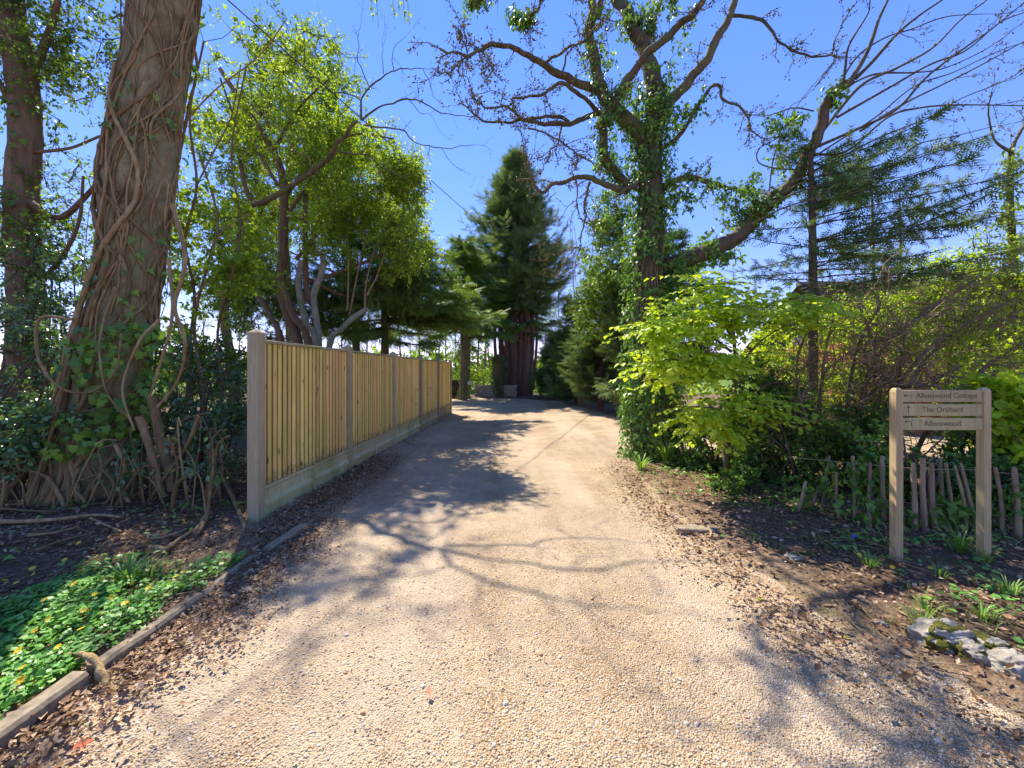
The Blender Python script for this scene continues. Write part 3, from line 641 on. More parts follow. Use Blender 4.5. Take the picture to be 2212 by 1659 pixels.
# loops that hang clear of the trunk
for pts, r in (([(160, 690), (85, 690), (85, 780), (135, 840), (200, 845), (250, 800), (262, 720)], .016), ([(372, 440), (400, 560), (378, 660), (400, 740), (385, 820), (340, 880)], .022), ([(365, 560), (372, 680), (345, 790), (322, 860)], .018),
               ([(250, 620), (225, 690), (215, 760), (232, 850), (280, 905)], .013), ([(345, 690), (300, 740), (265, 840), (290, 930)], .015), ([(150, 760), (120, 900), (90, 1000), (60, 1090)], .02)):
    q = spline([P(u, v, TY - .45 - .05 * i % .2) for i, (u, v) in enumerate(pts)], 50); mb = MB(); tube(mb, q, np.linspace(r, r * .6, 50), 7, .5, .15, 18); mb.obj('ivy_stem', M['vine'], lt)
# old roots and thick stems at the foot
for pts, r, Y in (([(330, 860), (345, 940), (365, 1010), (372, 1060)], .05, 4.35), ([(300, 900), (322, 960), (340, 1030), (352, 1075)], .04, 4.3), ([(120, 940), (95, 1010), (60, 1085), (40, 1100)], .05, 4.2), ([(70, 990), (35, 1040), (0, 1060)], .03, 4.2),
                  ([(250, 960), (270, 1010), (262, 1060), (280, 1085)], .02, 4.1), ([(215, 1010), (245, 1040), (238, 1075), (225, 1090)], .016, 4.1), ([(170, 1010), (160, 1050), (185, 1085)], .018, 4.1), ([(430, 900), (405, 960), (350, 1040), (320, 1085)], .022, 4.3), ([(455, 980), (470, 1040), (478, 1095)], .016, 4.4)):
    q = spline([P(u, v, Y) for u, v in pts], 36); mb = MB(); tube(mb, q, np.linspace(r, r * .8, 36), 8, .5, .2, 14, seed=r * 99); mb.obj('root', M['vine'], lt)
iv = MB()
trunk_ivy(iv, [(tq[:, :3], tq[:, 3])], 120, .08, .30, .12, seed=1.3, f=1.8)
k = 620; t = rng.uniform(.09, .25, k); th = face + rng.uniform(-1.3, 1.5, k); p = on_trunk(t, th, rng.uniform(.03, .22, k)); ok = noise3(p, 4., 3.) > .0
leaves(iv, p[ok], nrm(np.array([0, 0, -1.]) + runit(k) * .6)[ok], nrm(np.stack([np.cos(th), np.sin(th), .3 + 0 * th], -1) + runit(k) * .4)[ok], rng.uniform(.06, .12, ok.sum()), IVY, np.clip(.3 + .6 * rng.random(ok.sum()), 0, 1))
iv.obj('ivy_leaves', M['l_ivy'], lt)
up = []
for u0, v0, pts, r in ((0, 0, [(372, -140, 4.6), (470, -250, 4.9), (620, -330, 5.2), (800, -300, 5.3)], .09), (0, 0, [(400, -330, 4.6), (300, -480, 4.2), (150, -560, 4.0)], .08), (0, 0, [(390, -260, 4.6), (430, -420, 5.6), (520, -520, 6.4)], .08), (0, 0, [(352, 60, 4.6), (300, -120, 5.6), (180, -260, 6.4)], .07)):
    limb_obj(lt, [P(*q) for q in pts], r, r * .35, 'limb', 'bark_ivy', 10, store=up)
lf, tw = MB(), MB()
crown(lf, tw, [(q[-1] + np.array([0, 0, .1]), np.array([1.3, 1.1, .8]), 1.) for q, r in up] + [(P(560, -330, 5.0), np.array([1.5, 1.0, .7]), 1.)], anchors_of(up), 90, 30, .32, .06, LEAF, droop=.6, gap=-.1)
for (u, v0, v1) in ((800, -60, 50), (812, -40, 62), (845, -60, 40), (868, -60, 48), (878, -80, 60), (858, -60, 30)):      # catkin-like sprigs hanging into the top of the picture
    q = spline([P(u - 6, v0, 5.2), P(u + 2, (v0 + v1) / 2, 5.2), P(u + 6, v1, 5.2)], 10); tube(tw, q, np.linspace(.005, .002, 10), 3, cap=False)
    a = rng.random(16); pp = q[(a * 9).astype(int)] + rng.normal(0, .018, (16, 3)); leaves(lf, pp, nrm(np.array([0, 0, -1.]) + runit(16) * .5), runit(16), .055, LEAF, rng.random(16))
lf.obj('crown', M['l_spring'], lt); tw.obj('twigs', M['twig'], lt, kind='stuff')

# ------------------------------------------------------------------ second trunk at the left edge
c1 = crop(0, 0, 2.765); Y2 = 5.7
t2 = thing('hornbeam_tree', 'thick brown trunk cut by the photo edge, with ivy and small leaves', 'tree', P(40, 1040, Y2) * np.array([1, 1, 0]))
st = []
base = [(20, 1060, Y2), (40, 900, Y2), (60, 700, Y2)] + [(*c1(x, y), Y2) for x, y in ((150, 1500), (150, 1150), (170, 850), (150, 550), (110, 300), (60, 0))] + [(5, -150, Y2), (-60, -380, Y2)]
limb_obj(t2, [P(*q) for q in base], .215, .13, 'trunk', 'bark_brown', 24, .09, 70, st)
for pts, r in (([(45, 420), (120, 470), (180, 430), (260, 330)], .05), ([(60, 330), (150, 320), (230, 290), (300, 285)], .025), ([(50, 200), (110, 60), (140, -80)], .06), ([(40, 260), (0, 180), (-60, 80)], .05), ([(60, 640), (130, 560), (170, 480), (180, 380)], .035)):
    limb_obj(t2, [P(u, v, Y2 - .15 * i) for i, (u, v) in enumerate(pts)], r, r * .4, 'limb', 'bark_brown', 8, store=st)
lf, tw, iv = MB(), MB(), MB()
crown(lf, tw, [E(150, 120, 6.2, 130, 200, 1.0, 1.2), E(60, 480, 5.6, 90, 120, .8, .5), E(20, 60, 5.4, 90, 130, .8, .7), E(160, 470, 6.6, 90, 170, .9, .7), E(215, 60, 6.6, 80, 150, .9, .7)], anchors_of(st), 150, 34, .30, .062, LEAF_S, gap=.0, gf=2.1, droop=.4)
trunk_ivy(iv, st[:1], 330, .075, -.1, .14, seed=4.)
lf.obj('crown', M['l_mid'], t2); tw.obj('twigs', M['twig'], t2, kind='stuff'); iv.obj('ivy_leaves', M['l_ivy'], t2)

# ------------------------------------------------------------------ glossy holly and laurel bushes under the left trees
def bush(name, label, cat, ells, stems, leaf, n, per, cr, size, tm=LEAF, mat='l_holly', bark='twig', group=None, **kw):
    c = ells[0][0]; b = thing(name, label, cat, (c[0], c[1], 0), group); st_ = []
    for pts in stems: limb_obj(b, pts, .022, .007, 'stem', bark, 6, .12, 14, st_)
    lf, tw = MB(), MB(); crown(lf, tw, ells, anchors_of(st_), n, per, cr, size, tm, **kw)
    lf.obj('foliage', M[mat], b); tw.obj('twigs', M[bark], b, kind='stuff'); return b
def stems(u, Y, v1, k, spread, vb=1060):
    o = []
    for i in range(k):
        a = P(u + rng.uniform(-.4, .4) * spread, vb, Y); a[2] = -.05; b = P(u + rng.uniform(-1, 1) * spread, v1 + rng.uniform(-20, 60), Y + rng.uniform(-.3, .3)); m = (a + b) / 2 + rng.normal(0, .12, 3); o.append([a, m, b])
    return o
bush('holly_bush', 'glossy dark holly filling the gap between ivy trunk and fence post', 'bush', [E(440, 850, 5.3, 85, 130, .55), E(400, 940, 5.2, 60, 70, .4, .3), E(480, 960, 5.0, 45, 80, .35, .4)], stems(440, 5.2, 780, 8, 70), 'x', 105, 42, .2, .055, gap=-.1, gf=2.5)
bush('holly_bush', 'dark glossy holly at the photo edge below the second trunk', 'bush', [E(40, 800, 4.4, 110, 130, .5), E(90, 920, 4.2, 110, 60, .4, .35), E(10, 940, 4.1, 80, 60, .35, .3)], stems(50, 4.3, 760, 8, 80), 'x', 110, 40, .2, .056, gap=-.05, gf=2.2)
bush('holly_bush', 'tall thin holly reaching up between the two big trunks', 'bush', [E(120, 660, 5.6, 75, 160, .5), E(110, 820, 5.6, 70, 120, .5), E(20, 620, 5.0, 70, 120, .5, .7)], stems(110, 5.6, 560, 6, 50, 1000), 'x', 95, 42, .2, .056, LEAF_S, gap=-.05, gf=2.3)
bush('laurel_bush', 'low mid-green laurel behind the leaning ivy trunk', 'bush', [E(420, 690, 7.6, 60, 60, .8, .6), E(450, 790, 7.4, 75, 60, .7)], stems(430, 7.4, 700, 6, 60, 960), 'x', 150, 38, .24, .06, mat='l_mid', gap=-.3)

sap = thing('hazel_sapling', 'airy hazel with twisting thin stems between ivy trunk and crooked tree', 'sapling', P(440, 1020, 6.4) * np.array([1, 1, 0])); st = []
for pts, r in (([(455, 1010), (440, 850), (420, 700), (452, 560), (470, 470), (430, 330)], .03), ([(430, 1010), (405, 820), (420, 640), (400, 520), (425, 400), (410, 250), (440, 90)], .028), ([(470, 1010), (480, 840), (470, 720), (500, 600), (520, 480), (500, 330), (530, 150)], .022), ([(452, 560), (480, 500), (540, 460)], .012), ([(420, 640), (450, 610), (500, 590)], .012), ([(425, 400), (460, 330), (500, 250), (520, 140)], .014), ([(410, 250), (470, 190), (560, 120), (620, 40)], .014)):
    limb_obj(sap, [P(u, v, 6.4 + .15 * math.sin(i * 2 + u)) for i, (u, v) in enumerate(pts)], r, r * .5, 'stem', 'vine', 7, .12, 40, st)
lf, tw = MB(), MB()
crown(lf, tw, [E(440, 480, 6.5, 60, 170, .6, 1.0), E(500, 560, 6.5, 60, 110, .6, .8), E(440, 230, 6.5, 45, 140, .5, .3), E(540, 160, 6.8, 70, 130, .6, .05), E(420, 650, 6.4, 45, 70, .5, .4), E(440, 30, 6.4, 60, 70, .6, .1)], anchors_of(st), 105, 30, .24, .07, LEAF_WIDE, droop=.5, gap=-.0, gf=2.6, tr=.006)
lf.obj('crown', M['l_spring'], sap); tw.obj('twigs', M['twig'], sap, kind='stuff')
tang = thing('stem_tangle', 'tangle of bare arching brown stems at the foot of the ivy trunk', 'stems', P(220, 1080, 3.95) * np.array([1, 1, 0]))
tst = []
for k in range(46):
    u0 = rng.uniform(-20, 480); v0 = 1085 + rng.uniform(-15, 10) - .04 * abs(u0 - 250); Y = rng.uniform(3.95, 4.5); du = min(rng.uniform(-150, 150), 495 - u0); hh = rng.uniform(50, 190)
    a_ = P(u0, v0, Y); a_[2] = float(gz(a_[0], a_[1])) - .03; q = spline([a_, P(u0 + du * .3 + rng.uniform(-15, 15), v0 - hh * .6, Y), P(u0 + du * .65 + rng.uniform(-20, 20), v0 - hh + rng.uniform(-15, 15), Y + rng.uniform(-.1, .2)), P(u0 + du, v0 - hh * rng.uniform(.5, 1.25), Y + rng.uniform(-.1, .3))], 26)
    r = rng.uniform(.005, .017) * (1.7 if k % 9 == 0 else 1); mb = MB(); tube(mb, q, np.linspace(r, r * .5, 26), 6, .5, .2, 16, seed=k * .3); mb.obj('stem', M['vine'], tang); tst.append((q, np.full(26, r)))

iv = MB(); trunk_ivy(iv, tst, 26, .055, .05, .10, LEAF, seed=3.7, f=3.0, t0=.25); iv.obj('leaves', M['l_holly'], tang)

# ------------------------------------------------------------------ slender trees beside the fence's first post
c3 = crop(500, 200, 3.687); c4 = crop(500, 500, 4.424); c2 = crop(800, 0, 2.765); c6 = crop(1600, 0, 2.765)
Y3 = 8.6
t3 = thing('crooked_tree', 'crooked slim tree behind the end post with one dark bare branch over the drive', 'tree', P(500, 1000, Y3) * np.array([1, 1, 0])); st = []
pts = [P(512, 985, Y3), P(505, 800, Y3)] + [P(*c4(x, y), Y3) for x, y in ((150, 1350), (115, 1080), (130, 800), (180, 600), (310, 460), (345, 300), (355, 120))] + [P(*c3(320, 1010), Y3)]
limb_obj(t3, pts, .105, .075, 'trunk', 'bark_brown', 14, .13, 60, st)
br = [P(*c3(x, y), Y3 - .12 * i) for i, (x, y) in enumerate(((320, 1030), (450, 1000), (600, 930), (760, 840), (880, 720), (1000, 600), (1110, 470), (1250, 310)))]; Yb = Y3 - .84
limb_obj(t3, br, .062, .030, 'limb', 'bark_oak', 10, .12, 40, st)
main = []
for pl, r in (([(130, 780), (130, 650), (180, 560), (270, 490), (340, 460), (450, 450), (530, 450)], .022), ([(130, 780), (250, 690), (420, 630), (560, 690), (700, 730), (830, 760)], .020), ([(150, 810), (290, 825), (370, 830), (450, 890), (540, 940), (650, 960), (850, 935)], .017),
              ([(180, 560), (110, 420), (110, 300), (120, 100)], .010), ([(270, 480), (268, 380), (265, 250)], .009), ([(340, 460), (330, 350), (420, 240)], .009), ([(130, 650), (60, 620), (0, 600), (-120, 590)], .012), ([(530, 450), (580, 590), (680, 700)], .007), ([(420, 630), (500, 720), (560, 740), (640, 850)], .007), ([(650, 960), (720, 1060), (830, 1120)], .006)):
    limb_obj(t3, [P(*c2(x, y), Yb - .06 * i) for i, (x, y) in enumerate(pl)], r, r * .3, 'branch', 'bark_oak', 6, .15, 24, main)
limb_obj(t3, [P(*c3(x, y), Yb + .2) for x, y in ((1060, 560), (1180, 600), (1300, 600), (1420, 690), (1560, 760), (1760, 870))], .016, .005, 'branch', 'bark_oak', 6, store=main)
limb_obj(t3, [P(*c3(x, y), Y3) for x, y in ((320, 1000), (270, 850), (230, 640), (180, 300), (60, -60))], .05, .02, 'limb', 'bark_brown', 8, store=st)
limb_obj(t3, [P(*c3(x, y), Y3 - .3) for x, y in ((840, 700), (820, 620), (700, 560), (600, 400), (420, 280), (200, 0))], .016, .006, 'branch', 'twig_pale', 6, store=st)
lf, tw = MB(), MB(); l = twigs_on(main, tw, .9, .4, .006, 1, bend=.35)
lb = MB(); buds(lb, l, .12, .022)
crown(lf, tw, [E(470, 250, 8.4, 80, 130, .8), E(560, 120, 8.4, 90, 110, .9, .6), E(600, 300, 8.6, 90, 80, .8, .7), E(480, 520, 8.0, 70, 90, .6, .8), E(540, 600, 7.8, 60, 40, .5, .5), E(670, 110, 8.0, 70, 90, .8, .1)], anchors_of(st), 120, 40, .26, .058, LEAF_S, droop=.5, gap=-.05, gf=2.4)
lf.obj('crown', M['l_spring'], t3); tw.obj('twigs', M['twig'], t3, kind='stuff'); lb.obj('buds', M['l_bud'], t3, kind='stuff')

# ------------------------------------------------------------------ many-stemmed yew behind the first fence panel
Y4 = 9.5
t4 = thing('yew_tree', 'many-stemmed yew behind the fence with pale cut stubs and a bright green crown', 'tree', P(690, 950, Y4) * np.array([1, 1, 0])); st = []
root = P(690, 940, Y4)
for pl, r0, r1, mt, dy in (([(880, 1330), (760, 1000), (700, 750), (720, 400), (740, 0)], .13, .10, 'bark_brown', .3), ([(980, 1330), (830, 1060), (745, 820), (690, 700)], .12, .07, 'bark_brown', .2),
                           ([(1060, 1340), (960, 1130), (905, 900), (880, 700), (912, 488)], .085, .062, 'bark_pale', -.2), ([(1090, 1340), (1065, 1100), (1040, 850), (1110, 650), (1150, 485)], .085, .066, 'bark_pale', -.1), ([(1000, 900), (960, 700), (955, 400), (950, 0), (960, -300)], .07, .05, 'bark_brown', .5),
                           ([(700, 1300), (600, 1080), (500, 900), (400, 790)], .10, .05, 'bark_brown', .4), ([(1200, 1390), (1330, 1200), (1480, 1060), (1600, 990)], .085, .06, 'bark_pale', -.3), ([(860, 780), (930, 860), (1020, 960)], .04, .04, 'bark_red', -.05)):
    q = [P(*c4(x, y), Y4 + dy) for x, y in pl]
    if pl[0][1] > 1200: q = [root + (q[0] - root) * .35 * np.array([1, 1, 0])] + q
    limb_obj(t4, q, r0, r1, 'stem', mt, 12, .13, 40, st)
q = [P(*c3(x, y), Y4 + .3) for x, y in ((600, 1400), (612, 1000), (590, 750), (530, 600), (450, 450), (350, 300), (250, 150), (150, 0), (60, -140))]
limb_obj(t4, q, .11, .055, 'stem', 'bark_brown', 12, .1, 40, st)
for pl in ([(1570, 980), (1580, 750), (1640, 500), (1690, 330), (1800, 270)], [(1410, 1060), (1440, 900), (1500, 600), (1545, 400), (1600, 200)], [(1150, 470), (1090, 400), (1020, 200), (1050, 0)], [(1390, 1000), (1400, 600), (1385, 250)], [(1590, 850), (1700, 640), (1800, 330)]):
    limb_obj(t4, [P(*c4(x, y), Y4 - .3) for x, y in pl], .022, .012, 'shoot', 'twig_pale', 6, .1, 20, st)
for pts in ([(640, 560, 9.8), (720, 470, 9.6), (820, 400, 9.4), (880, 350, 9.2)], [(610, 480, 9.8), (680, 380, 9.9), (740, 320, 9.9)], [(700, 600, 9.8), (800, 560, 9.6), (900, 500, 9.4)], [(600, 400, 9.8), (560, 330, 10.0), (540, 260, 10.0)], [(660, 600, 10.2), (760, 640, 10.6), (880, 600, 10.8)], [(590, 330, 9.9), (640, 240, 10.0), (710, 170, 9.9)], [(620, 420, 9.9), (690, 330, 9.7), (770, 290, 9.6), (850, 300, 9.4)], [(560, 250, 9.9), (600, 170, 10.0), (640, 100, 10.0)]):
    limb_obj(t4, [P(*q) for q in pts], .05, .018, 'limb', 'bark_brown', 8, store=st)
lf, tw = MB(), MB()
crown(lf, tw, [E(800, 420, 9.3, 110, 90, 1.0, 1.5), E(700, 370, 9.7, 100, 80, 1.0, .9), E(850, 520, 9.5, 85, 75, .9, 1.0), E(740, 510, 9.5, 110, 60, .9, .9), E(600, 300, 10.3, 90, 100, 1.0, .8), E(560, 450, 10.3, 70, 80, .9, .6), E(880, 380, 9.3, 40, 60, .5, .35), E(640, 210, 10.1, 80, 70, .8, .6), E(760, 300, 9.6, 90, 60, .9, .6), E(700, 150, 9.8, 80, 70, .9, .35)], anchors_of(st), 235, 40, .30, .068, LEAF_S, droop=.35, gap=-.05, gf=1.9)
lf.obj('crown', M['l_spring'], t4)
lf = MB(); crown(lf, tw, [E(800, 600, 10.9, 120, 70, .9, 1.), E(900, 600, 11.3, 90, 70, .8, .8), E(660, 640, 11.3, 90, 80, .9, .7), E(560, 620, 11.1, 80, 110, .9, .9), E(780, 700, 11.7, 110, 40, .8, .5)], anchors_of(st), 190, 18, .34, .22, FROND, droop=.5, gap=-.35, gf=1.3)
lf.obj('dark_foliage', M['l_yew'], t4); tw.obj('twigs', M['twig'], t4, kind='stuff')

ma = thing('field_maple', 'bright yellow-green maple crown behind the yew and the fence', 'tree', (-5.4, 13.4, 0)); st = []
limb_obj(ma, [(-5.4, 13.4, -.1), (-5.3, 13.4, 2.5), (-5.5, 13.4, 5.5), (-5.2, 13.4, 8.0)], .16, .05, 'trunk', 'bark_brown', 10, .1, 40, st)
for pts in ([(760, 620, 13.4), (800, 520, 13.2), (860, 440, 13.0), (900, 380, 12.8)], [(755, 560, 13.4), (700, 470, 13.4), (660, 390, 13.4)], [(760, 660, 13.4), (850, 600, 13), (920, 560, 12.8)], [(755, 500, 13.4), (770, 400, 13.2), (800, 320, 13)], [(750, 600, 13.4), (660, 560, 13.6), (580, 520, 13.6)]): limb_obj(ma, [P(*q) for q in pts], .05, .018, 'limb', 'bark_brown', 7, store=st)
lf, tw = MB(), MB(); crown(lf, tw, [E(820, 420, 13.2, 100, 90, 1.5, 1.2), E(720, 460, 13.4, 110, 90, 1.5, 1.1), E(870, 540, 13.0, 70, 70, 1.2, .8), E(620, 480, 13.6, 80, 110, 1.4, .9), E(640, 320, 13.8, 80, 80, 1.3, .6), E(760, 330, 13.4, 80, 60, 1.2, .6)], anchors_of(st), 200, 34, .42, .10, LEAF_S, gap=-.2, gf=1.2, tr=.012)
lf.obj('crown', M['l_beech'], ma); tw.obj('twigs', M['twig'], ma, kind='stuff')

ash = thing('ash_tree', 'tall leafy tree filling the sky between ivy trunk and yew, well behind the fence', 'tree', (-9.2, 16.2, 0)); st = []
limb_obj(ash, [(-9.2, 16.2, -.1), (-9.1, 16.2, 3.5), (-9.3, 16.2, 7.5), (-9.0, 16.2, 12.0)], .20, .06, 'trunk', 'bark_brown', 10, .1, 40, st)
for pts in ([(625, 560, 16.2), (560, 450, 16), (500, 350, 16)], [(625, 500, 16.2), (690, 400, 16), (760, 300, 15.8)], [(620, 430, 16.2), (580, 300, 16), (520, 200, 16)], [(625, 400, 16.2), (680, 260, 16), (720, 160, 16)], [(625, 600, 16.2), (520, 560, 16.2), (450, 500, 16.2)]): limb_obj(ash, [P(*q) for q in pts], .06, .02, 'limb', 'bark_brown', 7, store=st)
lf, tw = MB(), MB(); crown(lf, tw, [E(520, 330, 16, 90, 110, 1.8, 1.1), E(620, 250, 16.2, 100, 110, 1.8, 1.1), E(460, 520, 16, 80, 100, 1.6, .9), E(560, 500, 16.2, 90, 110, 1.6, 1.0), E(720, 260, 16, 90, 90, 1.6, .9), E(640, 120, 16.2, 90, 80, 1.6, .6), E(520, 640, 16, 90, 70, 1.6, .8), E(700, 400, 16, 90, 80, 1.6, .7), E(800, 380, 15.8, 80, 80, 1.5, .7)], anchors_of(st), 205, 32, .5, .13, LEAF_S, gap=-.25, gf=1.0, tr=.014)
lf.obj('crown', M['l_mid'], ash); tw.obj('twigs', M['twig'], ash, kind='stuff')

# ------------------------------------------------------------------ conifers
def conifer(t, axis, h0, h1, prof, nb, sp, size, lf, tw, droop=.2, upturn=.25, el=0.1, dens=1.0, azr=None, rmin=.05, thick=.035, curve=1., wild=.35):
    """boughs round an axis (function of height) that carry flat sprays"""
    C, D, N, rr = [], [], [], []
    for _ in range(nb):
        s = rng.random() ** .85; z = h0 + (h1 - h0) * s; L = prof(s) * (.72 + .4 * rng.random())
        if L < rmin: L = rmin
        az = rng.uniform(0, 2 * math.pi) if azr is None else rng.uniform(*azr); a = axis(z); d = np.array([math.cos(az), math.sin(az), 0.])
        n = max(4, int(L / .22)); f = np.linspace(0, 1, n)[:, None]
        e_ = el + rng.normal(0, .13); dp = droop * rng.uniform(.5, 1.5); sw = np.cross(d, np.array([0, 0, 1.])) * rng.normal(0, .12)
        q = a + d * L * f + np.array([0, 0, 1.]) * (e_ * f - dp * f ** 1.5 * curve + upturn * f ** 3) * L + sw * L * f ** 2
        tube(tw, q, np.linspace(thick * (.4 + .2 * L), .006, n), 4, cap=False)
        k = int(sp * L * dens) + 3; u = rng.random(k) ** .7 * (n - 1.01); i = u.astype(int); p = q[i] + (q[i + 1] - q[i]) * (u - i)[:, None]
        T = nrm(q[i + 1] - q[i]); side = np.cross(T, np.array([0, 0, 1.])); sg = rng.choice([-1, 1], k)[:, None]
        dd = nrm(T * .6 + side * sg * rng.random(k)[:, None] * 1.1 + runit(k) * wild + np.array([0, 0, -.15]))
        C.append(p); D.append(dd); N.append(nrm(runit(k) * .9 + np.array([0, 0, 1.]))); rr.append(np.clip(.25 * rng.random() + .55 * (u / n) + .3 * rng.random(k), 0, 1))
    C, D, N, rr = np.vstack(C), np.vstack(D), np.vstack(N), np.concatenate(rr)
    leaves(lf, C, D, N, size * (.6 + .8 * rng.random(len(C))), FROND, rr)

# tall cypress at the bend
cx_, cy_ = .05, 24.5
t5 = thing('cypress_tree', 'tall dark cypress with many reddish stems at the bend of the drive', 'tree', (cx_, cy_, 0)); st = []
for k, (u, w, vt) in enumerate(((1082, 20, 600), (1096, 24, 560), (1110, 26, 480), (1126, 22, 520), (1138, 24, 560), (1150, 18, 600), (1068, 12, 640), (1104, 14, 600), (1132, 12, 610), (1160, 10, 650))):
    Y = cy_ + rng.uniform(-.6, .6); ub = 1110 + (u - 1110) * .72
    limb_obj(t5, [P(ub, 862, Y), P(ub * .4 + u * .6, 800, Y), P(u, 720, Y), P(u + rng.uniform(-4, 4), vt, Y)], wpx(w * .78, u, Y), wpx(w * .4, u, Y), 'stem', 'bark_red', 10, .1, 26, st, flute=.05)
limb_obj(t5, [P(1110, 560, cy_), P(1113, 420, cy_), P(1116, 335, cy_)], .22, .04, 'stem', 'bark_red', 8, store=st)
lf, tw = MB(), MB()
prof = lambda s: 3.9 * (1 - s) ** .95 * (1 - .25 * math.exp(-s * 12)) + .12
conifer(t5, lambda z: np.array([cx_ + .02 * (z - 4), cy_, z]), 4.6, 14.9, prof, 250, 25, .6, lf, tw, droop=.15, upturn=.35, el=.25)
conifer(t5, lambda z: np.array([cx_ + .02 * (z - 4), cy_, z]), 4.5, 15.1, lambda s: prof(s) * 1.22, 150, 9, .45, lf, tw, droop=.12, upturn=.5, el=.3, thick=.02)
conifer(t5, lambda z: np.array([cx_, cy_ + .8, z]), 3.9, 5.8, lambda s: 2.7, 50, 20, .55, lf, tw, droop=.3, upturn=.05, el=.2)
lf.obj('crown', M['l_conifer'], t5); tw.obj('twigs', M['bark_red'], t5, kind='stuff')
# ivy-clad stump at its foot
q = [P(1082, 862, 23.2), P(1078, 820, 23.2), P(1079, 768, 23.2)]; s5 = thing('stump', 'ivy-covered stump standing against the reddish cypress stems', 'stump', q[0] * np.array([1, 1, 0])); ss = []
limb_obj(s5, q, .34, .36, 'trunk', 'bark_brown', 14, .12, 12, ss); iv = MB(); trunk_ivy(iv, ss, 700, .11, -.6, .2, LEAF, 6.); iv.obj('ivy_leaves', M['l_conifer'], s5)

# spruce whose boughs hang over the fence's far end
sx_, sy_ = -2.55, 20.6
t6 = thing('spruce_tree', 'spruce with drooping boughs over the far end of the fence', 'tree', (sx_, sy_, 0)); st = []
limb_obj(t6, [(sx_, sy_, -.1), (sx_ + .05, sy_, 3), (sx_ - .2, sy_, 8.6)], .24, .06, 'trunk', 'bark_brown', 12, .1, 40, st)
iv, lf, tw = MB(), MB(), MB(); trunk_ivy(iv, [(st[0][0][:18], st[0][1][:18])], 160, .10, -.2, .12, LEAF, 3.)
conifer(t6, lambda z: np.array([sx_, sy_, z]), 3.0, 8.4, lambda s: 3.4 * (1 - s) ** .7 + .3, 90, 26, .46, lf, tw, droop=.45, upturn=.2, el=.15)
lf.obj('crown', M['l_yew'], t6); tw.obj('twigs', M['twig'], t6, kind='stuff'); iv.obj('ivy_leaves', M['l_ivy'], t6)
t7 = thing('hemlock_tree', 'feathery conifer just behind the fence, one bough reaching out over the drive', 'tree', (-4.3, 13.2, 0)); st = []
limb_obj(t7, [(-4.3, 13.2, -.1), (-4.25, 13.2, 3), (-4.4, 13.2, 7.2)], .17, .05, 'trunk', 'bark_brown', 10, .1, 30, st)
lf, tw = MB(), MB()
conifer(t7, lambda z: np.array([-4.3, 13.2, z]), 2.4, 7.0, lambda s: 3.0 * (1 - s) ** .6 + .3, 70, 26, .40, lf, tw, droop=.35, upturn=.15, el=.1)
conifer(t7, lambda z: np.array([-4.3, 13.2, z]), 3.0, 4.6, lambda s: 3.9 - 1.4 * s, 22, 30, .38, lf, tw, droop=.22, upturn=.1, el=.05, azr=(-.35, .35))
lf.obj('crown', M['l_yew'], t7); tw.obj('twigs', M['twig'], t7, kind='stuff')

# evergreen screen on the far side of the drive, behind the oak
def screen(x, y, h, r, label, mat='l_conifer', n=130):
    t = thing('evergreen_tree', label, 'conifer', (x, y, 0), 'evergreens behind the oak'); st = []
    limb_obj(t, [(x, y, -.1), (x + .05, y, h * .5), (x, y, h * .95)], .14, .03, 'trunk', 'bark_red', 8, .1, 20, st)
    lf, tw = MB(), MB(); conifer(t, lambda z: np.array([x, y, z]), .25, h, lambda s: r * (1 - s) ** .45 + .1, n, 30, .40, lf, tw, droop=.2, upturn=.4, el=.2)
    lf.obj('crown', M[mat], t); tw.obj('twigs', M['bark_red'], t, kind='stuff')
screen(3.85, 12.3, 5.0, 1.2, 'drooping evergreen hard against the drive, next to the oak'); screen(3.35, 14.9, 5.2, 1.25, 'middle evergreen of the screen along the drive, browner than its neighbour')
screen(2.9, 17.6, 4.6, 1.15, 'third evergreen along the drive, towards the cypress'); screen(2.5, 20.9, 3.4, 1.2, 'low evergreen at the end of the screen, by the cypress'); screen(5.4, 13.6, 6.2, 1.5, 'taller evergreen standing behind the screen, mostly hidden by the oak')

# ------------------------------------------------------------------ the big ivy-clad oak on the right of the drive
YO = 6.9
oak = thing('oak_tree', 'large oak in ivy right of the drive, bare budding branches spread against the sky', 'tree', P(1415, 985, YO) * np.array([1, 1, 0]))
so_ = []; ivs = []
limb_obj(oak, [P(u, v, YO) for u, v in ((1418, 1000), (1416, 940), (1406, 800), (1400, 620), (1406, 480), (1404, 367), (1410, 290), (1420, 240), (1414, 187))], .43, .16, 'trunk', 'bark_oak', 20, .10, 60, ivs, power=.5)
def OL(pl, cr_, r0, r1, dy=0., name='limb', store=None, mat='bark_oak', sides=8):
    n = len(pl); pts = [P(*cr_(x, y), YO + dy * i / (n - 1)) for i, (x, y) in enumerate(pl)]
    return limb_obj(oak, pts, r0, r1, name, mat, sides, .12, min(60, 7 * n), store if store is not None else so_)
OL([(2030, 560), (1960, 330), (1850, 100), (1790, 0), (1740, -120), (1700, -300)], c2, .15, .06, .6)
OL([(2000, 1100), (1920, 860), (1780, 720), (1690, 600), (1640, 400), (1615, 200), (1640, 60), (1600, -100), (1560, -300)], c2, .15, .05, -.3)
OL([(1660, 120), (1680, 0), (1700, -150)], c2, .06, .03, -.2)
D_ = [(1850, 1200), (1760, 1100), (1710, 1030), (1700, 900), (1690, 760), (1740, 690), (1830, 560), (1930, 400), (2130, 220), (2212, 150), (2330, 20), (2400, -120)]
OL(D_, c2, .085, .045, -.9)
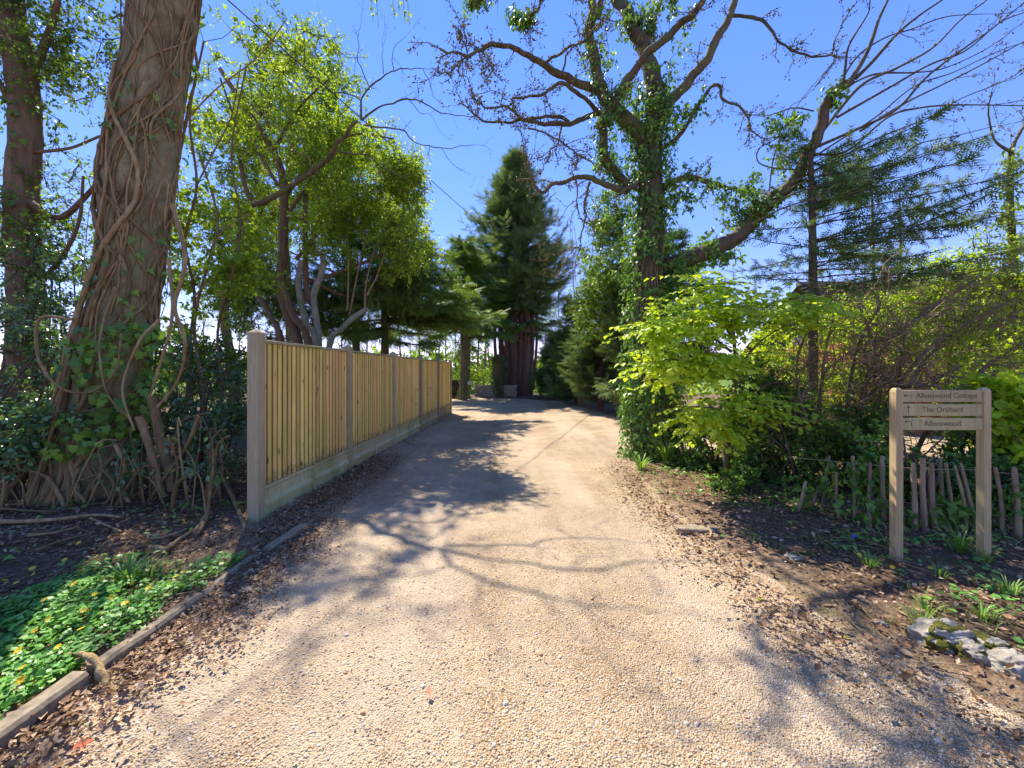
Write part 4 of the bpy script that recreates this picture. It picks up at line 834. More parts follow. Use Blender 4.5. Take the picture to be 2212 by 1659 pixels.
OL([(1650, 580), (1450, 500), (1300, 410), (1150, 340), (1000, 280), (900, 330), (820, 370), (720, 340), (640, 310)], c2, .07, .012, -1.4)
OL([(820, 370), (740, 420), (690, 480), (600, 490)], c2, .014, .006, -1.4, 'branch')
OL([(1640, 740), (1560, 770), (1430, 800), (1300, 790), (1210, 770), (1100, 795), (980, 800), (890, 765), (840, 730)], c2, .05, .012, -1.0)
OL([(1470, 790), (1400, 745), (1280, 750), (1180, 770), (1080, 700), (950, 720), (850, 620), (900, 640)], c2, .03, .008, -1.3, 'branch')
OL([(1680, 750), (1600, 660), (1520, 600), (1420, 560), (1290, 610), (1150, 630), (1095, 650), (1090, 700)], c2, .04, .010, -1.2)
OL([(1850, 1240), (1780, 1220), (1650, 1160), (1530, 1150), (1400, 1190), (1270, 1250), (1200, 1100), (1180, 950)], c2, .06, .008, -.7)
OL([(1520, 1160), (1525, 1290), (1540, 1420), (1600, 1460)], c2, .014, .006, -.2, 'branch'); OL([(1610, 1180), (1585, 1280), (1580, 1440), (1560, 1600), (1520, 1700)], c2, .022, .006, -.2, 'branch')
OL([(1210, 830), (1380, 890), (1500, 970), (1620, 1060)], c2, .016, .012, -.6, 'branch'); OL([(1430, 810), (1385, 940), (1330, 1060), (1300, 1110)], c2, .018, .006, -.6, 'branch'); OL([(1440, 940), (1480, 1040), (1530, 1080)], c2, .010, .005, -.6, 'branch')
OL([(1320, 410), (1450, 320), (1560, 280), (1640, 200)], c2, .024, .014, -.9, 'branch'); OL([(1430, 470), (1480, 340), (1560, 260)], c2, .016, .008, -.9, 'branch'); OL([(820, 340), (780, 230), (745, 100)], c2, .010, .004, -1.4, 'branch'); OL([(920, 335), (970, 410), (950, 540)], c2, .012, .005, -1.4, 'branch')
OL([(1100, 90), (1200, 120), (1320, 0), (1400, -60)], c2, .012, .02, -1.6, 'branch'); OL([(820, 50), (900, -20), (1100, -120)], c2, .008, .012, -1.6, 'branch')
OL([(1990, 290), (2000, 180), (2060, 60), (2080, -60)], c2, .03, .02, .3, 'branch')
OL([(2060, 740), (2130, 640), (2230, 540), (2330, 420), (2432, 260), (2512, 130), (2537, 0), (2560, -160)], c2, .10, .045, -.2)
OL([(2530, 100), (2660, 110), (2770, 170), (2850, 260), (2940, 320), (3060, 350), (3170, 340), (3190, 290), (3240, 170)], c2, .03, .008, -.9, 'branch')
OL([(2050, 1240), (2212, 1160), (2410, 1180), (2600, 1240), (2720, 1260)], c2, .06, .02, .5)
OL([(2100, 950), (2212, 850), (2400, 560), (2480, 640), (2560, 680), (2630, 760), (2660, 850), (2720, 890)], c2, .04, .008, -.6, 'branch')
OL([(2000, 1150), (1900, 1200), (1800, 1250)], c2, .05, .03, -.2, 'branch')
# the great leaning limb and its fan of straight shoots
gl = []
OL([(-215, 1850), (-120, 1745), (-20, 1690), (100, 1640), (300, 1560), (450, 1450), (560, 1310), (700, 1200), (800, 1030), (870, 900), (910, 750), (980, 620), (1100, 520)], c6, .155, .06, -1.1, 'limb', gl, 'bark_oak', 12)
def FAN(pl, r0, dy0=-.8, dy=-.7):
    n = len(pl); limb_obj(oak, [P(*c6(x, y), YO + dy0 + dy * i / (n - 1)) for i, (x, y) in enumerate(pl)], r0, r0 * .25, 'shoot', 'bark_oak', 6, .08, 6 * n, fan)
fan = []
FAN([(1080, 540), (1200, 330), (1270, 130), (1330, 0), (1400, -160)], .038, -1.1, -.3); FAN([(1040, 560), (1055, 430), (1080, 290), (1200, 90), (1215, 0), (1250, -150)], .020, -1.1, -.3); FAN([(1120, 510), (1230, 400), (1380, 230), (1520, 110), (1680, 0), (1850, -120)], .028, -1.1, -.4)
FAN([(900, 860), (1150, 560), (1390, 440), (1620, 310), (1800, 130), (1970, 0), (2100, -120)], .026); FAN([(1000, 760), (1300, 590), (1600, 420), (1830, 330), (2050, 150), (2212, 80), (2400, 0)], .022); FAN([(850, 960), (1100, 850), (1300, 760), (1420, 680), (1580, 500), (1800, 330), (2000, 190), (2212, 20), (2350, -60)], .026)
FAN([(1150, 850), (1420, 680), (1700, 540), (1900, 440), (2100, 330), (2212, 270), (2400, 200)], .020); FAN([(830, 1000), (1060, 980), (1330, 760), (1530, 700), (1780, 680), (2212, 685), (2400, 690)], .020); FAN([(800, 1050), (1000, 920), (1250, 760), (1500, 560), (1750, 470), (2050, 330), (2300, 250)], .016)
FAN([(700, 1190), (1000, 1030), (1300, 880), (1600, 760), (1800, 640), (2050, 540), (2250, 430)], .018); FAN([(640, 1260), (850, 1150), (1200, 1090), (1400, 1020), (1540, 930), (1770, 880), (2010, 820)], .018); FAN([(1600, 1110), (1660, 1050), (1750, 900)], .008, -1.3); FAN([(560, 1320), (800, 1230), (1100, 1160), (1400, 1150), (1650, 1080), (1960, 1070)], .014)
FAN([(980, 620), (1120, 380), (1300, 250), (1480, 190), (1700, 110), (1950, 90)], .016); FAN([(1060, 560), (1250, 480), (1500, 470), (1700, 440), (1980, 310), (2212, 140)], .014); FAN([(450, 1450), (700, 1330), (1000, 1260), (1250, 1230)], .014)
FAN([(860, 560), (960, 430), (1000, 350), (975, 290), (1030, 170), (1040, 60)], .010); FAN([(850, 720), (720, 700), (540, 750), (420, 740)], .012, -.8, .2); FAN([(760, 1100), (600, 1090), (490, 1050), (500, 960), (640, 870), (690, 700), (780, 640), (900, 520)], .012, -.7, .1); FAN([(560, 1240), (590, 1020), (660, 850), (760, 660), (960, 420)], .012, -.7, -.2)
lb, tw, lf, iv = MB(), MB(), MB(), MB()
l1 = twigs_on(so_, tw, 3.8, .42, .008, 1, bend=.45, t0=.2, nb=(2, 4)); buds(lb, l1, .045, .042)
l3 = twigs_on(so_[4:], tw, 5.0, .16, .005, 0, bend=.5, t0=.15, sides=3); buds(lb, l3, .05, .04)
l2 = twigs_on(fan, tw, 1.4, .34, .005, 1, bend=.22, t0=.3, spread=.55); buds(lb, l2, .06, .034)
for q, rad in so_[3:] + fan: buds(lb, [(q, rad, 0)], .10, .036, jitter=.012)
trunk_ivy(iv, ivs, 1250, .068, -.5, .24, seed=2.2, f=2.2); trunk_ivy(iv, ivs, 520, .07, -.2, .28, seed=6.2, f=2.0, t1=.22)
trunk_ivy(iv, [so_[0], so_[1], so_[3]], 260, .065, .15, .16, seed=3.3, f=1.4, t1=.6); trunk_ivy(iv, gl, 420, .07, -.2, .14, seed=5.1, f=1.5, t0=.12, t1=.97)
trunk_ivy(iv, [so_[19], so_[20], so_[21]], 260, .07, -.0, .14, seed=1.1, f=1.5, t1=.5)
crown(iv, tw, [E(1400, 230, 6.9, 90, 70, .6, .8), E(1330, 60, 6.8, 60, 60, .5, .45), E(1440, 60, 7.0, 70, 70, .5, .6), E(1350, 340, 6.8, 60, 50, .5, .5), E(1480, 220, 6.8, 50, 80, .4, .45), E(1470, 420, 6.8, 70, 60, .5, .55), E(1560, 520, 6.8, 70, 50, .5, .55), E(1320, 560, 6.7, 60, 100, .5, 1.0), E(1450, 620, 6.8, 50, 90, .4, .7), E(1600, 440, 6.6, 60, 60, .4, .35), E(1700, 300, 6.2, 50, 60, .4, .3)],
      anchors_of(ivs + so_ + gl), 120, 30, .2, .058, IVY_S, droop=.7, flat=.35, gap=-.1, gf=2.4, tr=.006)
iv.obj('ivy_leaves', M['l_ivy'], oak); tw.obj('twigs', M['twig'], oak, kind='stuff'); lb.obj('buds', M['l_bud'], oak, kind='stuff')
# dead brown ivy stems hanging down the lower trunk
for k in range(16):
    q0, r0 = ivs[0]; n = 30; i = np.linspace(2, 26 + rng.integers(0, 14), n).astype(int); a0 = rng.uniform(-2.8, -.2); th = a0 + .35 * np.sin(np.linspace(0, 5, n) + k)
    p = q0[i] + np.stack([np.cos(th), np.sin(th), 0 * th], -1) * (r0[i] + .03 + .05 * rng.random())[:, None]; mb = MB(); tube(mb, spline(p, 40), np.linspace(.012, .006, 40), 5, .5, .2, 15); mb.obj('ivy_stem', M['vine'], oak)

# bright shrubby growth behind the oak on its drive side
bush('hazel_bush', 'light green bush on the drive side of the oak trunk', 'bush', [E(1330, 570, 12.4, 70, 110, .9), E(1300, 660, 12.8, 60, 70, .9, .8), E(1330, 470, 12.4, 50, 60, .7, .6)], stems(1345, 12.6, 560, 6, 20, 900), 'x', 200, 42, .3, .08, LEAF_S, mat='l_mid', gap=-.3, gf=1.8)
bush('thorn_bush', 'brown leafless thorn bush between cypress and oak', 'bush', [E(1210, 560, 16.5, 55, 90, .8, .5)], stems(1260, 16.5, 470, 7, 30, 870), 'x', 60, 10, .45, .05, mat='l_bud', bark='twig_pale', gap=-.4)

# ------------------------------------------------------------------ beech with fresh yellow-green leaves in front of the oak
be = thing('beech_sapling', 'young beech with fresh yellow-green leaves hanging in front of the oak', 'sapling', P(1560, 1090, 5.1) * np.array([1, 1, 0])); st = []
limb_obj(be, [P(1575, 1085, 5.1), P(1570, 960, 5.1), P(1590, 820, 5.1), P(1580, 680, 5.1)], .045, .02, 'trunk', 'bark_oak', 8, .1, 24, st)
for pts in ([(1580, 760), (1500, 700), (1420, 690), (1360, 700)], [(1585, 820), (1500, 790), (1420, 770), (1365, 790)], [(1590, 740), (1520, 640), (1470, 610)], [(1590, 720), (1660, 660), (1740, 640)], [(1590, 880), (1660, 830), (1720, 830)], [(1580, 900), (1520, 880), (1470, 880)], [(1590, 800), (1640, 740), (1700, 700)]):
    limb_obj(be, [P(u, v, 5.1 - .12 * i) for i, (u, v) in enumerate(pts)], .018, .006, 'branch', 'twig', 6, .1, 16, st)
lf, tw = MB(), MB()
def sprays(lf, tw, ells, n, k, L, size, tm, seed):
    """flat layered sprays of alternate leaves"""
    for c, r, w in ells:
        for _ in range(int(n * w)):
            p = c + runit(1)[0] * r * rng.random() ** .4; d = nrm(np.array([p[0] - c[0], (p[1] - c[1]) - .3, 0]) + rng.normal(0, .5, 3) * np.array([1, 1, .25])); t = np.linspace(0, 1, k)
            q = p + d * (L * (.6 + .6 * rng.random())) * t[:, None] + np.array([0, 0, -.10]) * t[:, None] ** 2 * L * 2; tube(tw, q[::2], np.linspace(.004, .0015, len(q[::2])), 3, cap=False)
            sd = np.cross(d, np.array([0, 0, 1.])); s = np.where(np.arange(k) % 2, 1, -1)[:, None]
            leaves(lf, q, nrm(d * .6 + sd * s * .8 + rng.normal(0, .25, (k, 3)) + np.array([0, 0, -.35])), nrm(np.array([0, -.25, 1.]) + rng.normal(0, .3, (k, 3))), size * rng.uniform(.7, 1.15, k), tm, np.clip(rng.normal(.5, .2) + rng.normal(0, .15, k), 0, 1))
sprays(lf, tw, [E(1518, 676, 4.9, 100, 55, .45, 1.5), E(1438, 716, 4.8, 55, 45, .35, .8), E(1458, 786, 4.8, 65, 45, .35, 1.0), E(1638, 666, 5.0, 110, 45, .45, 1.2), E(1538, 786, 4.9, 60, 40, .4, .6), E(1578, 876, 4.8, 100, 40, .4, .9), E(1518, 916, 4.7, 60, 35, .3, .5), E(1738, 686, 5.1, 80, 40, .4, .5), E(1518, 616, 5.0, 55, 30, .35, .5)], 64, 12, .46, .076, LEAF_WIDE, 1)
lf.obj('crown', M['l_beech'], be); tw.obj('twigs', M['twig'], be, kind='stuff')

# ------------------------------------------------------------------ trees and shrubs on the right
pt = P(1755, 900, 6.0); pine = thing('thin_cypress_tree', 'thin dark conifer trunk right of the oak with layered flat boughs', 'tree', pt * np.array([1, 1, 0])); st = []
limb_obj(pine, [P(1752, 1010, 6.0), P(1755, 800, 6.0), P(1756, 600, 6.0), P(1754, 430, 6.0), P(1750, 330, 6.0)], .085, .035, 'trunk', 'bark_oak', 10, .1, 40, st)
lf, tw = MB(), MB()
ax_ = lambda z: np.array([pt[0], 6.0, z])
conifer(pine, ax_, 2.6, 4.7, lambda s: 2.5 - .9 * s, 34, 34, .2, lf, tw, droop=.16, upturn=.05, el=.26, azr=(-1.0, .6), thick=.014, wild=.9)
conifer(pine, ax_, 3.2, 5.0, lambda s: 1.3 - .8 * s, 24, 30, .2, lf, tw, droop=.1, upturn=.12, el=.35, thick=.013, wild=.9)
conifer(pine, ax_, 2.4, 3.4, lambda s: 1.4, 16, 26, .14, lf, tw, droop=.2, upturn=.12, el=.1, thick=.012, wild=.9)
lf.obj('crown', M['l_conifer'], pine); tw.obj('twigs', M['twig'], pine, kind='stuff')
for (u0, v1, Y, lab) in ((1885, 380, 9.4, 'bare pole-thin trunk seen through the conifer boughs'), (1945, 420, 9.8, 'second bare thin trunk, nearer the twiggy hedge top')):
    tt = thing('thin_tree', lab, 'tree', P(u0, 950, Y) * np.array([1, 1, 0])); st = []
    limb_obj(tt, [P(u0, 945, Y), P(u0 + 3, 700, Y), P(u0 - 2, v1, Y)], .06, .02, 'trunk', 'bark_oak', 8, .1, 26, st); tw, lb = MB(), MB(); l = twigs_on(st, tw, 2.2, .6, .012, 1, t0=.45); buds(lb, l, .12, .05); tw.obj('twigs', M['twig'], tt, kind='stuff'); lb.obj('buds', M['l_bud'], tt, kind='stuff')
iv12 = thing('ivy_pole_tree', 'slim ivy-covered trunk near the right edge, forked at the top', 'tree', P(2195, 960, 6.3) * np.array([1, 1, 0])); st = []
limb_obj(iv12, [P(2205, 960, 6.3), P(2195, 700, 6.3), P(2188, 560, 6.3), P(2182, 420, 6.3), P(2185, 320, 6.3)], .07, .035, 'trunk', 'bark_oak', 8, .1, 30, st)
limb_obj(iv12, [P(2185, 330, 6.3), P(2150, 300, 6.2), P(2135, 240, 6.2), P(2140, 200, 6.1)], .025, .008, 'limb', 'bark_oak', 6, store=st); limb_obj(iv12, [P(2185, 325, 6.3), P(2210, 270, 6.3), P(2240, 200, 6.3)], .03, .012, 'limb', 'bark_oak', 6, store=st); limb_obj(iv12, [P(2186, 480, 6.3), P(2150, 460, 6.2), P(2100, 450, 6.1)], .015, .006, 'limb', 'bark_oak', 6, store=st)
tw, lb, lf = MB(), MB(), MB(); l = twigs_on(st, tw, 2.0, .35, .006, 1, t0=.4); buds(lb, l, .08, .04); trunk_ivy(lf, st[:1], 240, .07, -.2, .10, LEAF, 2.)
crown(lf, tw, [E(2130, 430, 6.3, 60, 40, .4, .6), E(2190, 520, 6.3, 40, 110, .4, .8), E(2110, 560, 6.6, 60, 50, .5, .6)], anchors_of(st), 40, 26, .2, .055, LEAF, gap=-.1)
lf.obj('crown', M['l_spring'], iv12); tw.obj('twigs', M['twig'], iv12, kind='stuff'); lb.obj('buds', M['l_bud'], iv12, kind='stuff')
# the twiggy, nearly bare hedge shrub
tg = thing('twiggy_shrub', 'dense tangle of brown arching twigs above the name boards', 'shrub', P(1850, 1050, 5.0) * np.array([1, 1, 0])); st = []
for pts in ([(1790, 1080), (1800, 980), (1850, 890), (1930, 800)], [(1800, 1080), (1850, 960), (1950, 860), (2080, 790)], [(1840, 1080), (1900, 900), (2000, 760), (2120, 680)], [(1830, 1080), (1830, 900), (1850, 760), (1900, 660)], [(1930, 1080), (2020, 900), (2120, 800), (2212, 740)], [(1880, 1080), (1960, 840), (2060, 720), (2200, 640)], [(1830, 1000), (1890, 780), (1990, 680), (2100, 610)], [(1900, 1080), (1930, 900), (1950, 760), (1960, 680)], [(1790, 1080), (1770, 920), (1780, 780), (1800, 690)], [(1800, 1060), (1740, 900), (1720, 800), (1740, 720)], [(1860, 1060), (1900, 850), (1880, 720), (1850, 650)]):
    limb_obj(tg, [P(u, v, 4.9 + rng.uniform(-.2, .3)) for u, v in pts], .03, .010, 'stem', 'bark_brown', 7, .15, 26, st)
tw, lf = MB(), MB()
for q, r in list(st):
    lst = []
    for _ in range(17):
        i = rng.integers(6, len(q) - 1); d = nrm(nrm(q[i] - q[i - 2]) + np.array([.35, -.1, .05]) + runit(1)[0] * 1.1); ramify(lst, q[i], d, rng.uniform(.45, .95), .009, 2, .5, -.01, (2, 4), .62, 1.1)
    for p, rd, lv in lst: tube(tw, p, np.maximum(rd, .0034), 3, cap=False)
crown(lf, tw, [E(1960, 720, 5.3, 130, 80, .5, 1), E(2090, 720, 5.3, 120, 90, .5, 1), E(1860, 850, 5.2, 70, 60, .4, .5), E(2120, 900, 5.0, 90, 60, .4, .8)], anchors_of(st), 90, 16, .2, .05, LEAF, gap=-.2, tr=.006)
lf.obj('foliage', M['l_spring'], tg); tw.obj('twigs', M['twig_pale'], tg, kind='stuff')
bush('hazel_bush', 'sunlit yellow-green bush at the right edge behind the signpost', 'bush', [E(2150, 640, 6.6, 120, 70, .7), E(2110, 780, 6.3, 120, 80, .6, .8), E(2180, 900, 5.6, 70, 70, .5, .6), E(2060, 600, 7.0, 70, 60, .6, .4)], stems(2130, 6.3, 640, 9, 90, 980), 'x', 170, 34, .26, .07, LEAF_S, mat='l_beech', gap=-.3, gf=1.7)
bush('hazel_bush', 'pale green bush behind the twigs, left of the brick cottage', 'bush', [E(1850, 710, 7.6, 110, 90, .8, 1.3), E(1700, 770, 8.0, 80, 90, .7, .8), E(1800, 850, 7.4, 120, 60, .6, .9), E(1960, 720, 7.4, 90, 90, .7, .9)], stems(1780, 8, 720, 8, 90, 930), 'x', 130, 34, .3, .075, LEAF_S, mat='l_beech', gap=-.2, gf=1.6)
lb_ = bush('broadleaf_bush', 'large pale leaves growing beside the right-hand sign board post', 'bush', [E(2190, 960, 4.2, 40, 110, .35), E(2160, 880, 4.3, 40, 50, .3, .5)], stems(2190, 4.3, 880, 5, 40, 1110), 'x', 60, 22, .2, .10, LEAF_WIDE, mat='l_beech', gap=-.5)
# ivy and holly undergrowth
bush('ivy_mound', 'dark ivy undergrowth at the foot of the oak, beside the beech', 'ivy', [E(1550, 950, 5.9, 70, 80, .5), E(1500, 1020, 6.0, 30, 25, .3, .25), E(1610, 1000, 5.5, 80, 60, .5, .8)], stems(1520, 5.8, 900, 7, 70, 1030), 'x', 130, 40, .18, .058, IVY_S, 'l_ivy', gap=-.2, gf=2.5)
bush('ivy_mound', 'dark ivy and holly behind the first leaning palings', 'ivy', [E(1700, 960, 5.0, 110, 80, .5), E(1660, 850, 5.6, 90, 80, .5, .9), E(1800, 1000, 4.6, 90, 60, .4, .8), E(1620, 1050, 4.8, 80, 30, .3, .4)], stems(1700, 5, 880, 9, 90, 1080), 'x', 135, 40, .18, .058, IVY_S, 'l_ivy', gap=-.15, gf=2.3)
bush('ivy_mound', 'ivy climbing over the palings between the two sign posts', 'ivy', [E(1960, 1040, 4.3, 70, 60, .3), E(2090, 1000, 4.4, 32, 80, .25, .6), E(1850, 930, 4.8, 45, 60, .4, .5), E(2120, 1060, 4.1, 60, 60, .3)], stems(2000, 4.3, 960, 8, 90, 1110), 'x', 120, 36, .16, .054, IVY_S, 'l_ivy', gap=-.25, gf=2.6)
bush('holly_bush', 'dark holly at the far right behind the signpost', 'bush', [E(2200, 1080, 4.0, 60, 70, .35), E(2260, 1000, 4.2, 70, 80, .4)], stems(2210, 4.1, 1000, 5, 50, 1140), 'x', 90, 40, .18, .055, LEAF, 'l_holly', gap=-.4, gf=2.5)

# ------------------------------------------------------------------ low cleft-paling fence behind the signpost
pf = thing('paling_fence', 'old low fence of leaning split chestnut palings behind the signpost', 'fence', P(1950, 1160, 3.85) * np.array([1, 1, 0]))
M['paling'] = wood_mat('old_paling', (.19, .13, .075), (.40, .30, .18), knots=False)
pal = [(1718, 1120, 1740, 1040), (1752, 1110, 1768, 1050), (1775, 1115, 1792, 985), (1812, 1135, 1806, 1020), (1846, 1142, 1842, 985), (1880, 1155, 1880, 1000), (1912, 1138, 1906, 985), (1945, 1150, 1940, 1010), (1975, 1160, 1972, 1000), (1998, 1162, 1993, 990), (2020, 1158, 2012, 1000), (2044, 1155, 2030, 990), (2066, 1160, 2043, 1000), (2090, 1162, 2062, 1005), (2112, 1165, 2075, 1000), (2130, 1160, 2108, 1010), (2165, 1170, 2150, 1010), (2200, 1180, 2190, 1010)]
pst = []
for i, (u0, v0, u1, v1) in enumerate(pal):
    Y = EYE * F / (v0 - VH) + .02; a, b = P(u0, v0, Y), P(u1, v1, Y + rng.uniform(-.05, .08)); a[2] = float(gz(a[0], a[1])) - .06; mb = MB(); q = spline([a, (a + b) / 2 + rng.normal(0, .008, 3), b], 10)
    r = rng.uniform(.013, .023); tube(mb, q, np.linspace(r * 1.1, r * .8, 10), 6, .5, .22, 12, seed=i); mb.obj('paling', M['paling'], pf); pst.append((q, np.full(10, r)))
iv = MB(); trunk_ivy(iv, pst, 110, .06, .0, .09, seed=8., f=2.4); iv.obj('ivy_leaves', M['l_ivy'], pf)
for z in (.28, .60):
    q = spline([np.r_[P(u, v, EYE * F / (v - VH) + .04)[:2], z + .01 * math.sin(u)] for u, v in ((1700, 1112), (1800, 1130), (1900, 1148), (2000, 1162), (2100, 1165), (2230, 1182))], 40); mb = MB(); tube(mb, q, .003, 5); mb.obj('wire', M['paling'], pf)

# ------------------------------------------------------------------ brick cottage glimpsed on the right
M['brick'] = wood_mat('brick_face', (.34, .12, .055), (.50, .20, .09), knots=False, sc=3.); M['mortar'] = plain_mat('mortar', (.32, .29, .25), (.42, .39, .34), 60)
M['tile'] = plain_mat('roof_tile', (.12, .10, .095), (.22, .19, .17), 30); M['white'] = plain_mat('white_paint', (.72, .72, .70), (.80, .80, .78), 8, .5, .05); M['glass'] = plain_mat('dark_glass', (.02, .025, .03), (.03, .035, .04), 4, .08, 0.)
M['brick2'] = plain_mat('brick_field', (.32, .115, .05), (.48, .19, .085), 12)
hx0, hx1, hy0, hy1, hz = 8.95, 15.9, 9.3, 14.6, 2.3
ho = thing('brick_cottage', 'orange brick cottage with grey tiled roof behind the bushes and signpost', 'house', ((hx0 + hx1) / 2, hy0, 0))
mb = MB(); box(mb, ((hx0 + hx1) / 2, (hy0 + hy1) / 2, hz / 2 - .1), (hx1 - hx0, hy1 - hy0, hz + .2)); wall = mb.obj('wall', M['brick2'], ho, smooth=False)
mb = MB(); box(mb, (0, 0, 0), (.215, .02, .065)); bm_ = mb.mesh('brick', M['brick'], smooth=False); rest = MB()
for c in range(31):
    for i in range(31):
        x = hx0 + .1 + i * .225 + (c % 2) * .1125; z = .04 + c * .075
        if x > hx1 - .1 or (10.3 < x < 11.5 and .85 < z < 1.95) or (12.4 < x < 13.4 and z < 2.02): continue
        if x < 11.0 and z < 1.9 :
            o = bpy.data.objects.new('brick', bm_); col.objects.link(o); o.parent = wall; o.location = np.array([x, hy0 - .002 - .001 * rng.random(), z]) - np.array(root_loc(wall))
        else: box(rest, (x, hy0 - .002, z), (.215, .02, .065))
rest.obj('brickwork', M['brick2'], wall, smooth=False, kind='stuff')
mb = MB(); rest2 = MB(); mb.add([(hx0 - .3, hy0 - .35, hz - .12), (hx1 + .3, hy0 - .35, hz - .12), (hx1 + .3, (hy0 + hy1) / 2, 4.1), (hx0 - .3, (hy0 + hy1) / 2, 4.1), (hx0 - .3, hy1 + .35, hz - .12), (hx1 + .3, hy1 + .35, hz - .12)], [[[0, 1, 2, 3], [3, 2, 5, 4]]]); mb.add([(hx0, hy0, hz), (hx0, hy1, hz), (hx0, (hy0 + hy1) / 2, 3.95), (hx1, hy0, hz), (hx1, hy1, hz), (hx1, (hy0 + hy1) / 2, 3.95)], [[[0, 2, 1], [3, 4, 5]]])
roof = mb.obj('roof', M['tile'], ho, smooth=False)
sl_n = np.array([0, (hy1 - hy0) / 2 + .35, 4.1 - hz + .12]); 
for r_ in range(16):
    y = hy0 - .35 + sl_n[1] * r_ / 16; z = hz - .12 + sl_n[2] * r_ / 16
    for i in range(29): box(rest2, (hx0 - .2 + i * .26, y + .11, z + .10), (.25, .235, .02), rz=0)
rest2.obj('tiles', M['tile'], roof, smooth=False, kind='stuff'); mb = MB(); tube(mb, [(hx0 - .3, (hy0 + hy1) / 2, 4.13), (hx1 + .3, (hy0 + hy1) / 2, 4.13)], .09, 8); mb.obj('ridge', M['tile'], roof)
mb = MB(); box(mb, (10.9, hy0 - .01, 1.4), (1.2, .06, 1.1)); w_ = mb.obj('window', M['white'], ho, smooth=False); mb = MB(); [box(mb, (x, hy0 - .045, 1.4), (.5, .012, .95)) for x in (10.62, 11.18)]; mb.obj('pane', M['glass'], w_, smooth=False); mb = MB(); box(mb, (10.9, hy0 - .06, .82), (1.35, .14, .06)); mb.obj('sill', M['white'], w_, smooth=False)
mb = MB(); box(mb, (12.9, hy0 - .01, 1.0), (.95, .05, 2.0)); mb.obj('door', M['white'], ho, smooth=False)

# ------------------------------------------------------------------ gate, pole, sign and low wall at the far end
M['gate'] = plain_mat('dark_gate_stain', (.02, .014, .016), (.05, .035, .035), 14); M['wall_stone'] = plain_mat('pale_wall', (.30, .27, .20), (.45, .41, .31), 5)
gt = thing('board_gate', 'dark boarded gate just beyond the end of the fence', 'gate', (-3.1, 21.9, 0))
for i in range(10): mb = MB(); box(mb, (-3.75 + i * .135, 21.9, .5), (.125, .03, 1.02 + .02 * (i % 2)), bev=.004); mb.obj('board', M['gate'], gt, smooth=False)
for z in (.25, .8): mb = MB(); box(mb, (-3.14, 21.94, z), (1.35, .04, .1)); mb.obj('rail', M['gate'], gt, smooth=False)
pl_ = thing('wooden_pole', 'slim brown wooden pole beside the dark gate', 'pole', (-2.36, 21.4, 0)); mb = MB(); tube(mb, spline([(-2.36, 21.4, -.1), (-2.34, 21.4, 2.4), (-2.38, 21.4, 4.6)], 20), .085, 10, .5, .05, 4); mb.obj('shaft', M['bark_brown'], pl_)
mb = MB(); box(mb, (-2.33, 21.29, .86), (.36, .02, .19), bev=.004); tag(mb.obj('notice_plate', M['white'], smooth=False), 'small white notice plate fixed to the pole by the gate', 'notice')
lw = thing('garden_wall', 'low pale garden wall behind the pole, ending at the cypress', 'wall', (-1.1, 23.0, 0))
for i in range(9):
    for c in range(4): mb = MB(); box(mb, (-2.05 + i * .27 + (c % 2) * .06, 23.0 + .01 * rng.normal(), .10 + c * .17), (.262, .22, .162), rz=.01 * rng.normal(), bev=.008); mb.obj('stone', M['wall_stone'], lw, smooth=False)

# overhead cable
a, b = P(480, -20, 5.6), P(1135, 565, 20.); q = np.array([a + (b - a) * t for t in np.linspace(-.6, 2.4, 30)]); q[:, 2] -= .10 * np.sin(np.linspace(0, math.pi, 30)) ; mb = MB(); tube(mb, q, .010, 6)
tag(mb.obj('overhead_cable', plain_mat('cable', (.03, .03, .03), (.05, .05, .05)), kind=None), 'thin dark overhead cable crossing the sky from the left trunk to the cypress', 'cable')

# ------------------------------------------------------------------ background trees beyond the drive
def bg_tree(u, Y, h, label, r=.09, mat='l_spring', leafn=46, cr_w=1.6, bark='bark_brown', lean=0.):
    x = (u - CX) / F * Y; t = thing('young_tree', label, 'tree', (x, Y, 0), 'slender trees beyond the drive'); st = []
    limb_obj(t, [(x, Y, -.2), (x + lean * .4, Y, h * .4), (x + lean, Y, h)], r, r * .2, 'trunk', bark, 7, .08, 24, st); q = st[0][0]
    for k in range(9):
        i = rng.integers(8, 22); d = nrm(np.array([*rng.normal(0, 1, 2), 1.0])); limb_obj(t, [q[i], q[i] + d * h * .10, q[i] + d * h * .2 + np.array([0, 0, h * .03])], r * .35, r * .1, 'limb', bark, 5, .08, 10, st)
    lf, tw = MB(), MB(); crown(lf, tw, [(np.array([x + lean * .7, Y, h * .68]), np.array([cr_w, cr_w, h * .34]), 1.)], anchors_of(st), leafn, 26, .5, .13, LEAF_S, gap=-.2, gf=.9, tr=.016)
    lf.obj('crown', M[mat], t); tw.obj('twigs', M['twig'], t, kind='stuff'); return t
bgl = [(905, 27, 7.5), (940, 31, 9), (872, 29, 8), (965, 35, 9.5), (835, 32, 9), (1045, 33, 8), (1060, 38, 9), (790, 34, 9.5), (985, 29, 7), (1030, 28, 6.4), (1180, 36, 9), (1210, 32, 8.5), (740, 30, 9), (690, 34, 10), (600, 30, 9), (520, 36, 10), (440, 40, 10), (1240, 36, 8), (1300, 38, 9)]
adj = ['slim', 'airy', 'leaning', 'tall', 'sparse', 'pale', 'straight', 'feathery', 'short', 'light', 'twiggy', 'greenish', 'thin', 'high', 'spreading', 'far', 'farthest', 'narrow', 'broad']
